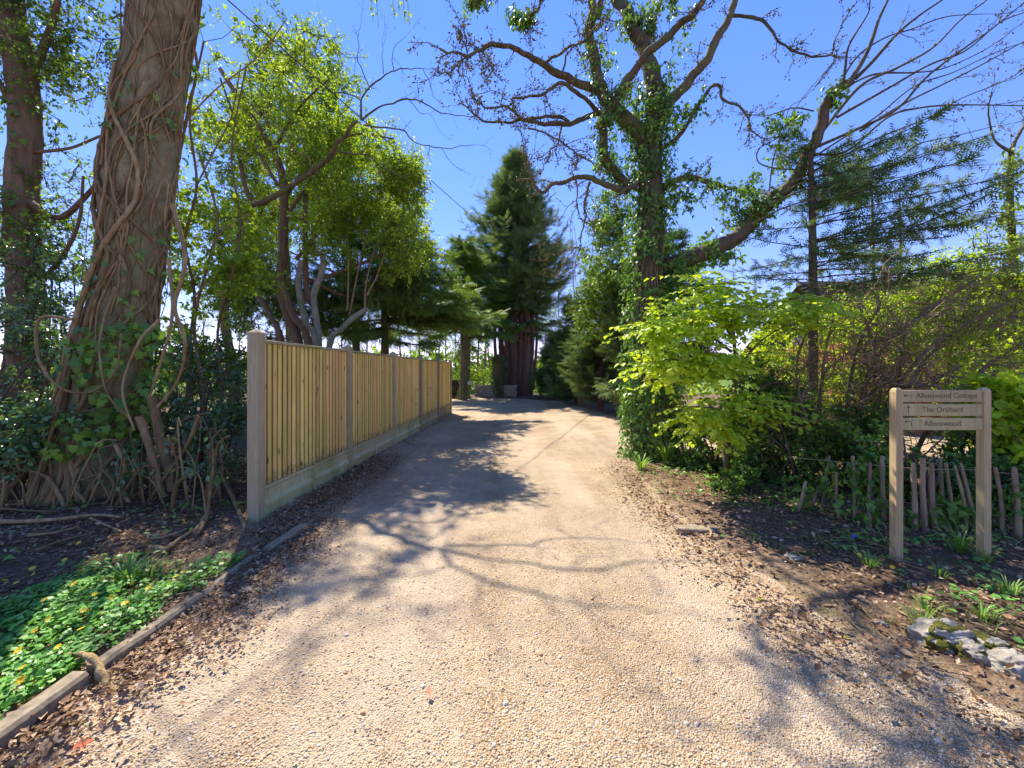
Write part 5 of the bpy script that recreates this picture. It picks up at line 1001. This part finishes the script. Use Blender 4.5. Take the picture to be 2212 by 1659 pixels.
where = ['above the third fence panel', 'behind the spruce trunk', 'left of the spruce boughs', 'between spruce and gate', 'seen over the second fence panel', 'above the low garden wall', 'close to the cypress stump', 'behind the yew stubs', 'just beyond the dark gate', 'right of the wooden pole', 'behind the cypress stems', 'right of the cypress stems', 'behind the pale yew limb', 'behind the yew stems', 'behind the crooked tree', 'between crooked tree and ivy trunk', 'beside the ivy trunk', 'behind the thorn bush', 'behind the evergreen screen']
for (u, Y, h), a_, w_ in zip(bgl, adj, where): bg_tree(u, Y, h, f'{a_} spring-green tree in the background {w_}', rng.uniform(.06, .12), lean=rng.normal(0, .4), leafn=44 if h < 9.2 else 60)
for (u, Y, lab) in ((650, 16, 'broad low shrub hidden behind the first fence panel'), (1170, 27, 'dark small-leaved shrub right of the cypress stems'), (1205, 23, 'reddish-brown shrub under the evergreens'), (560, 14, 'rounded shrub behind the holly and the end post'), (950, 26, 'low shrub behind the gate'), (380, 16, 'low shrub far behind the leaning ivy trunk'), (100, 13, 'low shrub far behind the second trunk')):
    c = P(u, 830, Y); c[2] = .8; bush('shrub', lab, 'shrub', [(c, np.array([1.7, 1.2, 1.0]), 1.)], [[c * np.array([1, 1, 0]) + rng.normal(0, .2, 3) * np.array([1, 1, 0]), c + rng.normal(0, .3, 3), c + rng.normal(0, .7, 3)] for _ in range(6)], 'x', 120, 30, .35, .10, LEAF_S, 'l_mid', gap=-.6)

lf = MB(); ds = []
for k in range(120):
    an = rng.uniform(-62, 62); dd = rng.uniform(55, 85); x, y = dd * math.sin(R(an)), dd * math.cos(R(an)); h = rng.uniform(2.0, 4.2); ds.append((np.array([x, y, h * .6]), np.array([rng.uniform(2.5, 4.5), 2.5, h * .62]), 1.))
crown(lf, None, ds, np.zeros((1, 3)), 34, 12, .9, .6, LEAF_S, gap=-.9, gf=.3, sub=3); o = lf.obj('distant_wood', M['l_mid'], kind='stuff'); o['label'] = 'far wood closing the horizon beyond the meadow'
for (u, Y, h, w, lab) in ((1000, 27.5, 1.6, 1.2, 'sunlit low hedge plant behind the gate'), (1045, 27, 1.8, 1.3, 'sunlit low hedge plant above the garden wall'), (1175, 29, 2.4, 1.4, 'sunlit bush glimpsed right of the cypress stems'), (1090, 31, 2.2, 1.6, 'sunlit bush glimpsed between the cypress stems'), (900, 24, 2.6, 1.7, 'sunlit bush behind the far fence panels'), (800, 20, 2.6, 1.6, 'sunlit bush behind the middle fence panels')):
    c = P(u, 800, Y); c[2] = h * .5; bush('hedge_plant', lab, 'bush', [(c, np.array([w, w, h * .55]), 1.)], [[c * np.array([1, 1, 0]) + rng.normal(0, .2, 3) * np.array([1, 1, 0]), c, c + rng.normal(0, .5, 3)] for _ in range(4)], 'x', 90, 26, .4, .12, LEAF_S, 'l_spring', group='hedge beyond the drive', gap=-.5)

# ------------------------------------------------------------------ rocks on the right
M['rock'] = plain_mat('pale_limestone', (.19, .165, .12), (.46, .41, .32), 16, .9, .8, .02); M['moss'] = plain_mat('moss', (.05, .055, .008), (.14, .13, .02), 60, .95, .8, .01)
def rock(u, v, Y, s, label, seed, mossy=True):
    c = P(u, v, Y); c[2] = float(gz(c[0], c[1])) + s[2] * .08; n, m = 48, 72; th = np.linspace(0, math.pi, n); ph = np.arange(m) * 2 * math.pi / m
    d = np.stack([np.sin(th)[:, None] * np.cos(ph), np.sin(th)[:, None] * np.sin(ph), np.cos(th)[:, None] + 0 * ph], -1)
    r = 1 + .20 * noise3(d, 1.7, seed) + .09 * noise3(d, 4.5, seed + 2) + .05 * noise3(d, 11, seed + 5) + .025 * noise3(d, 24, seed + 7); V = np.sign(d) * np.abs(d) ** .85 * r[..., None] * np.array(s) / 2 + c
    i = np.arange(n - 1)[:, None] * m; j = np.arange(m); k = (j + 1) % m; Q = np.stack([i + j, i + m + j, i + m + k, i + k], -1).reshape(-1, 4); root = thing('rock', label, 'rock', c * np.array([1, 1, 0]), 'pale rocks edging the verge')
    mb = MB(); mb.add(V.reshape(-1, 3), [Q]); mb.obj('stone', M['rock'], root)
    if mossy:
        V2 = np.sign(d) * np.abs(d) ** .85 * (r + .03 + .03 * noise3(d, 9, seed))[..., None] * np.array(s) / 2 + c; keep = ((noise3(d, 2.1, seed + 9) > .15) & (d[..., 2] > -.3)).ravel(); Q2 = Q[keep[Q].all(1)]
        if len(Q2): mb = MB(); mb.add(V2.reshape(-1, 3), [Q2]); mb.obj('moss', M['moss'], root, kind='stuff')
rock(2035, 1395, 2.17, (.30, .20, .15), 'largest pale rock with moss at its end, on the verge corner', 1.2); rock(2098, 1412, 2.06, (.15, .13, .11), 'small mossy rock squeezed against the largest one', 4.4); rock(2135, 1395, 2.12, (.16, .14, .10), 'rounded rock mostly under moss', 7.7); rock(2192, 1452, 1.96, (.24, .18, .12), 'pale rock at the right photo edge', 9.1, False); rock(1715, 1215, 3.1, (.12, .1, .06), 'half-buried stone with a mossy rim up the verge', 3.3)
rock(1900, 1367, 2.3, (.07, .05, .035), 'small white stone lying near the largest rock', 5.5, False)

# timber plank set into the right edge of the drive
mb = MB(); box(mb, (1.72, 3.66, .018), (.40, .11, .07), rz=-.12, bev=.008); tag(mb.obj('timber_plank', M['edge'], smooth=False), 'short grey timber plank sunk in the verge edge', 'plank')

# ------------------------------------------------------------------ sticks, roots and litter on the left bed
def stick(pts, r, label, mat='vine', group='fallen sticks on the left bed', h=.03):
    p = []
    for u, v in pts:
        Y = EYE * F / (v - VH); x = (u - CX) / F * Y; p.append((x, Y, float(gz(x, Y)) + h + r * .5))
    mb = MB(); q = spline(p, 30); tube(mb, q, np.linspace(r, r * .6, 30), 7, .5, .18, 12, seed=r * 77); return tag(mb.obj('fallen_stick', M[mat]), label, 'stick', group)
stick([(-20, 1160), (60, 1162), (140, 1155), (205, 1146), (262, 1148)], .022, 'longest pale fallen stick across the left bed'); stick([(-10, 1128), (60, 1130), (130, 1134)], .014, 'straight stick lying just behind the longest one'); stick([(195, 1152), (240, 1165), (262, 1170)], .012, 'short forked end of the longest stick')
stick([(60, 1190), (120, 1180), (170, 1168)], .013, 'thin stick in front of the longest one'); stick([(80, 1215), (130, 1195), (190, 1178)], .009, 'thin pale twig pointing at the celandines'); stick([(320, 1185), (355, 1180), (390, 1168), (402, 1162)], .013, 'curled pale stick beside the grass tuft')
stick([(335, 1205), (360, 1208), (385, 1185), (418, 1165)], .018, 'thick curled bark piece at the celandine edge'); stick([(60, 1300), (85, 1303), (115, 1305)], .018, 'short pale log among the celandine leaves'); stick([(0, 1340), (20, 1340), (40, 1336)], .02, 'dark log end at the photo edge in the celandines')
stick([(470, 1035), (500, 1090), (530, 1150)], .03, 'stout stick leaning at the foot of the end fence post', h=.05); stick([(425, 1170), (440, 1150), (452, 1120)], .03, 'short broken stump of wood near the end post', h=.04)
stick([(310, 1395), (380, 1370), (440, 1345), (520, 1330)], .006, 'long thin twig on the gravel beside the edging', 'twig_pale', 'twigs on the gravel'); stick([(345, 1385), (370, 1376), (405, 1370)], .008, 'short thick twig on the gravel by the edging', 'twig_pale', 'twigs on the gravel'); stick([(690, 1497), (720, 1496), (745, 1493)], .005, 'small dark twig alone on the gravel', 'twig', 'twigs on the gravel'); stick([(600, 1512), (640, 1495), (668, 1480)], .004, 'fine bent twig on the gravel', 'twig', 'twigs on the gravel')
q = spline([(-2.42, 2.02, .0), (-2.22, 1.99, .07), (-2.1, 1.94, .105), (-2.0, 1.90, .095), (-1.92, 1.86, .03), (-1.82, 1.82, -.03)], 34); mb = MB(); tube(mb, q, np.linspace(.012, .018, 34), 9, .5, .35, 22); tag(mb.obj('surface_root', M['vine']), 'hairy brown root looped over the edging near the corner', 'root')
def fallen(u, v, s, mat, label, rnd=.7):
    Y = EYE * F / (v - VH); x = (u - CX) / F * Y; mb = MB(); leaves(mb, [(x, Y, max(.02, float(gz(x, Y)) + .02))], [(math.cos(u), math.sin(u), .1)], [(0, -.2, 1)], s, CURL, rnd); tag(mb.obj('fallen_leaf', M[mat]), label, 'leaf', 'single leaves lying on the gravel')
M['l_red'] = leaf_mat('red_leaf', [(.30, .07, .03), (.42, .11, .05)], .2, .5, .3, (1, 1, 1))
fallen(932, 1515, .05, 'l_red', 'reddish curled leaf alone on the gravel'); fallen(1838, 1386, .055, 'l_beech', 'bright green leaf on the gravel near the rocks'); fallen(1634, 1303, .05, 'l_beech', 'pale green leaf on the drive edge'); fallen(145, 1635, .08, 'l_red', 'orange leaf in the bottom corner by the edging'); fallen(90, 1648, .10, 'litter', 'broad tan leaf at the bottom edge', .85)

# ------------------------------------------------------------------ celandines, grass tufts, ground ivy
def scatter(n, x0, x1, y0, y1, dens):
    p = np.stack([rng.uniform(x0, x1, n), rng.uniform(y0, y1, n)], -1); return p[dens(p[:, 0], p[:, 1]) > rng.random(n)]
ce = thing('celandine_patch', 'bright green celandine carpet with yellow flowers beside the edging', 'plants', (-2.8, 2.2, 0))
def cdens(x, y):
    q = np.stack([x, y, 0 * x], -1); return np.clip(1.25 - np.maximum(0, (-x - 2.75)) * .75 - np.maximum(0, y - 2.35) * 2.2 + .8 * noise3(q, 3.2, 2), 0, 1) * (x < -2.085 + .09 * noise3(q, 7, 4))
p = scatter(24000, -4.6, -2.0, 1.25, 3.1, cdens); n = len(p); z = gz(p[:, 0], p[:, 1]); hgt = .015 + .11 * rng.random(n) * (.6 + .4 * noise3(np.c_[p, 0 * z], 5, 1)); C = np.c_[p, z + hgt]
lf = MB(); leaves(lf, C, nrm(np.c_[rng.normal(0, 1, (n, 2)), -.15 + 0 * z]), nrm(np.array([-.1, -.15, 1.]) + rng.normal(0, .33, (n, 3))), rng.uniform(.016, .034, n), ROUND, np.clip(.55 + .25 * noise3(C, 4, 3) + rng.normal(0, .2, n), 0, 1)); lf.obj('leaves', M['l_bank'], ce)
sb = MB(); sticks(sb, np.c_[p[::3], z[::3] - .01], C[::3], .0015, .001); sb.obj('stalks', M['l_bank'], ce, kind='stuff')
def flower(parent, c, s, mat='yellow', k=8, tilt=.3):
    mb = MB(); a = np.arange(k) * 2 * math.pi / k; up = nrm(np.array([rng.normal(0, tilt), -.4 + rng.normal(0, tilt), 1.])); ux = nrm(np.cross(up, np.array([0, 1., .1]))); uy = np.cross(up, ux); d = np.cos(a)[:, None] * ux + np.sin(a)[:, None] * uy
    leaves(mb, np.repeat(c[None], k, 0), d + up * .25, np.repeat(up[None], k, 0), s, LEAF, rng.random(k)); mb.obj('flower', M[mat], parent)
for u, v in ((10, 1280), (35, 1285), (72, 1265), (170, 1193), (140, 1228), (70, 1250), (205, 1310), (225, 1275), (285, 1285), (240, 1320), (160, 1285), (180, 1350), (105, 1370), (75, 1395), (270, 1335), (260, 1385), (175, 1395), (215, 1415), (125, 1435), (40, 1445), (50, 1485), (45, 1520), (380, 1270), (395, 1258), (320, 1300), (95, 1322)):
    Y = EYE * F / (v - VH + 28); x = (u - CX) / F * Y
    if x < -2.12: flower(ce, np.array([x, Y, float(gz(x, Y)) + .115]), rng.uniform(.014, .022))
def tuft(u, v, n, L, label, spread=1.0, mat='grass', w=1.0):
    Y = EYE * F / (v - VH); x = (u - CX) / F * Y; z = float(gz(x, Y)); t = thing('grass_tuft', label, 'grass', (x, Y, 0)); mb = MB(); a = rng.uniform(0, 6.28, n); r = .05 * rng.random(n)
    C = np.stack([x + r * np.cos(a), Y + r * np.sin(a), np.full(n, z)], -1); D = np.stack([np.cos(a) * spread, np.sin(a) * spread, .5 + rng.random(n)], -1); leaves(mb, C, D, np.stack([-np.cos(a), -np.sin(a), np.full(n, 1.2)], -1), L * rng.uniform(.6, 1.1, n), BLADE, rng.random(n)); mb.obj('blades', M[mat], t)
tuft(275, 1275, 60, .19, 'arching grass tuft at the back of the celandines'); tuft(320, 1262, 34, .15, 'smaller grass tuft right of the arching one'); tuft(1440, 1010, 60, .42, 'strappy bluish leaves at the foot of the oak', .8); tuft(1385, 1020, 40, .28, 'low strappy tuft at the drive edge by the oak'); tuft(2075, 1205, 46, .17, 'grass tuft between the sign posts'); tuft(2125, 1225, 40, .15, 'grass at the foot of the right sign post')
tuft(2000, 1330, 34, .10, 'short grass patch above the largest rock'); tuft(2120, 1345, 40, .11, 'short grass behind the mossy rock'); tuft(2030, 1260, 30, .10, 'short grass below the left sign post'); tuft(2180, 1300, 46, .12, 'grass near the right photo edge'); tuft(1880, 1235, 40, .1, 'sparse grass below the palings'); tuft(1990, 1365, 50, .12, 'grass touching the largest rock')
vp = thing('violet_plant', 'tiny violet flower below the palings', 'flower', (P(1846, 1190, 3.3)[0], 3.3, 0)); flower(vp, np.array([P(1846, 1190, 3.3)[0], 3.3, float(gz(2.86, 3.3)) + .08]), .022, 'violet', 5)
mb = MB(); sticks(mb, [(vp.location.x, 3.3, 0.0)], [(vp.location.x, 3.3, float(gz(2.86, 3.3)) + .08)], .002, .0015); mb.obj('stalk', M['grass'], vp)
yf = thing('celandine_patch', 'sparse celandine leaves with a few yellow flowers under the sign', 'plants', (3.4, 2.9, 0))
for u, v in ((2030, 1160), (2048, 1163), (2042, 1180), (2098, 1182), (1856, 1213), (2010, 1245), (2105, 1250), (2160, 1245), (1928, 1240)):
    Y = EYE * F / (v - VH + 12); x = (u - CX) / F * Y; flower(yf, np.array([x, Y, float(gz(x, Y)) + .05]), .018)
p = scatter(1500, 2.6, 4.4, 2.0, 3.4, lambda x, y: np.clip(.15 + .6 * noise3(np.stack([x, y, 0 * x], -1), 3.5, 7), 0, 1)); n = len(p); lf = MB(); C = np.c_[p, gz(p[:, 0], p[:, 1]) + .02 + .03 * rng.random(n)]; leaves(lf, C, nrm(np.c_[rng.normal(0, 1, (n, 2)), 0 * C[:, 0]]), nrm(np.array([0, -.2, 1.]) + rng.normal(0, .35, (n, 3))), rng.uniform(.02, .045, n), ROUND, rng.random(n)); lf.obj('leaves', M['l_bank'], yf)
# ground ivy and seedlings over the verges: nobody could count it
lf = MB()
p = np.vstack([scatter(6000, 1.6, 6.5, 2.6, 7.0, lambda x, y: np.clip(.05 + .7 * noise3(np.stack([x, y, 0 * x], -1), 2.2, 3) + .3 * (y - 3.6), 0, 1) * (drive_sd(x, y) > .12)), scatter(3500, -6.5, -2.6, 2.6, 7, lambda x, y: np.clip(-.05 + .8 * noise3(np.stack([x, y, 0 * x], -1), 2.6, 5), 0, 1))])
n = len(p); C = np.c_[p, gz(p[:, 0], p[:, 1]) + .015 + .06 * rng.random(n)]; leaves(lf, C, nrm(np.c_[rng.normal(0, 1, (n, 2)), -.1 + 0 * C[:, 0]]), nrm(np.array([0, -.3, 1.]) + rng.normal(0, .35, (n, 3))), rng.uniform(.03, .065, n), IVY_S, np.clip(.3 + .5 * rng.random(n), 0, 1)); o = lf.obj('ground_ivy', M['l_ivy'], kind='stuff'); o['label'] = 'scattered ivy leaves creeping over the verges'
gb = MB(); p = scatter(9000, 2.0, 5.2, 1.7, 4.2, lambda x, y: np.clip(-.1 + .9 * noise3(np.stack([x, y, 0 * x], -1), 2.9, 9), 0, 1) * (drive_sd(x, y) > .35)); n = len(p); C = np.c_[p, gz(p[:, 0], p[:, 1])]; a = rng.uniform(0, 6.28, n)
leaves(gb, C, np.stack([np.cos(a), np.sin(a), .6 + rng.random(n)], -1), np.stack([-np.cos(a), -np.sin(a), np.full(n, 1.2)], -1), rng.uniform(.03, .09, n), BLADE, rng.random(n)); o = gb.obj('verge_grass', M['grass'], kind='stuff'); o['label'] = 'thin short grass on the right verge'
# fallen leaves
lt_ = MB()
def ldens(x, y):
    d = drive_sd(x, y); q = np.stack([x, y, 0 * x], -1); nz = noise3(q, 2.4, 6)
    fence_strip = np.clip(1.05 - (x + 2.45) / .95 + .35 * nz, 0, 1) * (y > 2.2) * (y < 13) * (x < 0); kerb = np.clip(.75 - (x + 2.0) / .55 + .4 * nz, 0, 1) * (x < 0) * (y < 3.6); right = np.clip(.8 + d / .5 + .4 * nz, 0, 1) * (x > 0) * (y < 8)
    return np.where(d > .05, np.clip(.62 + .4 * nz, 0, 1), np.maximum(np.maximum(np.maximum(fence_strip * .85, kerb * .9), right * .4), .012)) * np.clip(1.5 - (y - 2) / 6, .15, 1)
p = np.vstack([scatter(95000, -6.5, .2, 1.2, 7.0, ldens), scatter(60000, .2, 6.0, 1.4, 7.0, ldens), scatter(16000, -2.6, -1.4, 6, 13.5, ldens), scatter(26000, -2.4, -1.0, 1.25, 6.5, lambda x, y: np.clip(1.15 - (x + np.where(y < 3.5, 1.98, 2.4)) / np.where(y < 3.5, .55, .95) + .55 * noise3(np.stack([x, y, 0 * x], -1), 3.1, 2), 0, 1) * (drive_sd(x, y) < .1)), scatter(9000, 1.0, 2.4, 1.5, 6.5, lambda x, y: np.clip(.9 + drive_sd(x, y) / .45 + .5 * noise3(np.stack([x, y, 0 * x], -1), 3.1, 2), 0, 1) * (drive_sd(x, y) < .1))]); n = len(p); d_ = drive_sd(p[:, 0], p[:, 1]); z = np.where(d_ < 0, .012, 0) + np.maximum(gz(p[:, 0], p[:, 1]), np.where(d_ < .1, .004, -1))
C = np.c_[p, z + .004 + .025 * rng.random(n)]; leaves(lt_, C, nrm(np.c_[rng.normal(0, 1, (n, 2)), rng.normal(0, .25, n)]), nrm(np.array([0, 0, 1.]) + rng.normal(0, .35, (n, 3))), np.where(d_ < -.55, .5, 1.) * rng.uniform(.012, .034, n) * (1 + .9 * (rng.random(n) > .8) * (d_ > -.3)), CURL, rng.random(n)); o = lt_.obj('leaf_litter', M['litter'], kind='stuff'); o['label'] = 'dry brown fallen leaves on the verges and along the fence'
tl = MB(); p = np.vstack([scatter(1600, -6, -1.5, 1.3, 6.5, ldens), scatter(900, 1.3, 5.5, 1.6, 6, ldens)]); n = len(p); a = rng.uniform(0, 6.28, n); L = rng.uniform(.05, .25, n)
A = np.c_[p, np.maximum(gz(p[:, 0], p[:, 1]), .0) + .02]; B = A + np.stack([np.cos(a) * L, np.sin(a) * L, rng.uniform(-.01, .04, n)], -1); sticks(tl, A, B, .004, .002); o = tl.obj('twig_litter', M['twig_pale'], kind='stuff'); o['label'] = 'small dead twigs lying among the leaves'
# loose pebbles on the gravel
pb = MB(); k5 = np.arange(5) * 2 * math.pi / 5
k4 = np.arange(4) * math.pi / 2
PEB = (np.vstack([np.stack([np.cos(k4) * 1.1, np.sin(k4) * .85, -.2 + 0 * k4], -1), np.stack([.78 * np.cos(k4 + .6), .62 * np.sin(k4 + .6), .5 + 0 * k4], -1)]), [np.array([[i, (i + 1) % 4, 4 + i] for i in range(4)] + [[(i + 1) % 4, 4 + (i + 1) % 4, 4 + i] for i in range(4)] + [[4, 5, 6], [4, 6, 7]])])
n = 30000; y = 1.3 / (1 - rng.random(n) * (1 - 1.3 / 3.6)); x = rng.uniform(-1, 1, n) * np.minimum(1.36 * y, 2.4); ok = (drive_sd(x, y) < .25 * rng.random(n)); x, y = x[ok], y[ok]; n = len(x)
sz = (.0022 + .0052 * rng.random(n) ** 2) * (1 + 1.0 * (rng.random(n) > .996)); C = np.c_[x, y, dz(x, y) + sz * .15]; leaves(pb, C, nrm(np.c_[rng.normal(0, 1, (n, 2)), rng.normal(0, .2, n)]), nrm(np.array([0, 0, 1.]) + rng.normal(0, .3, (n, 3))), sz, PEB, np.where(sz > .0080, .93 - .1 * (rng.random(n) > .6), rng.random(n))); o = pb.obj('loose_gravel', M['pebble'], kind='stuff'); o['label'] = 'loose tan, cream and grey pebbles on the drive'
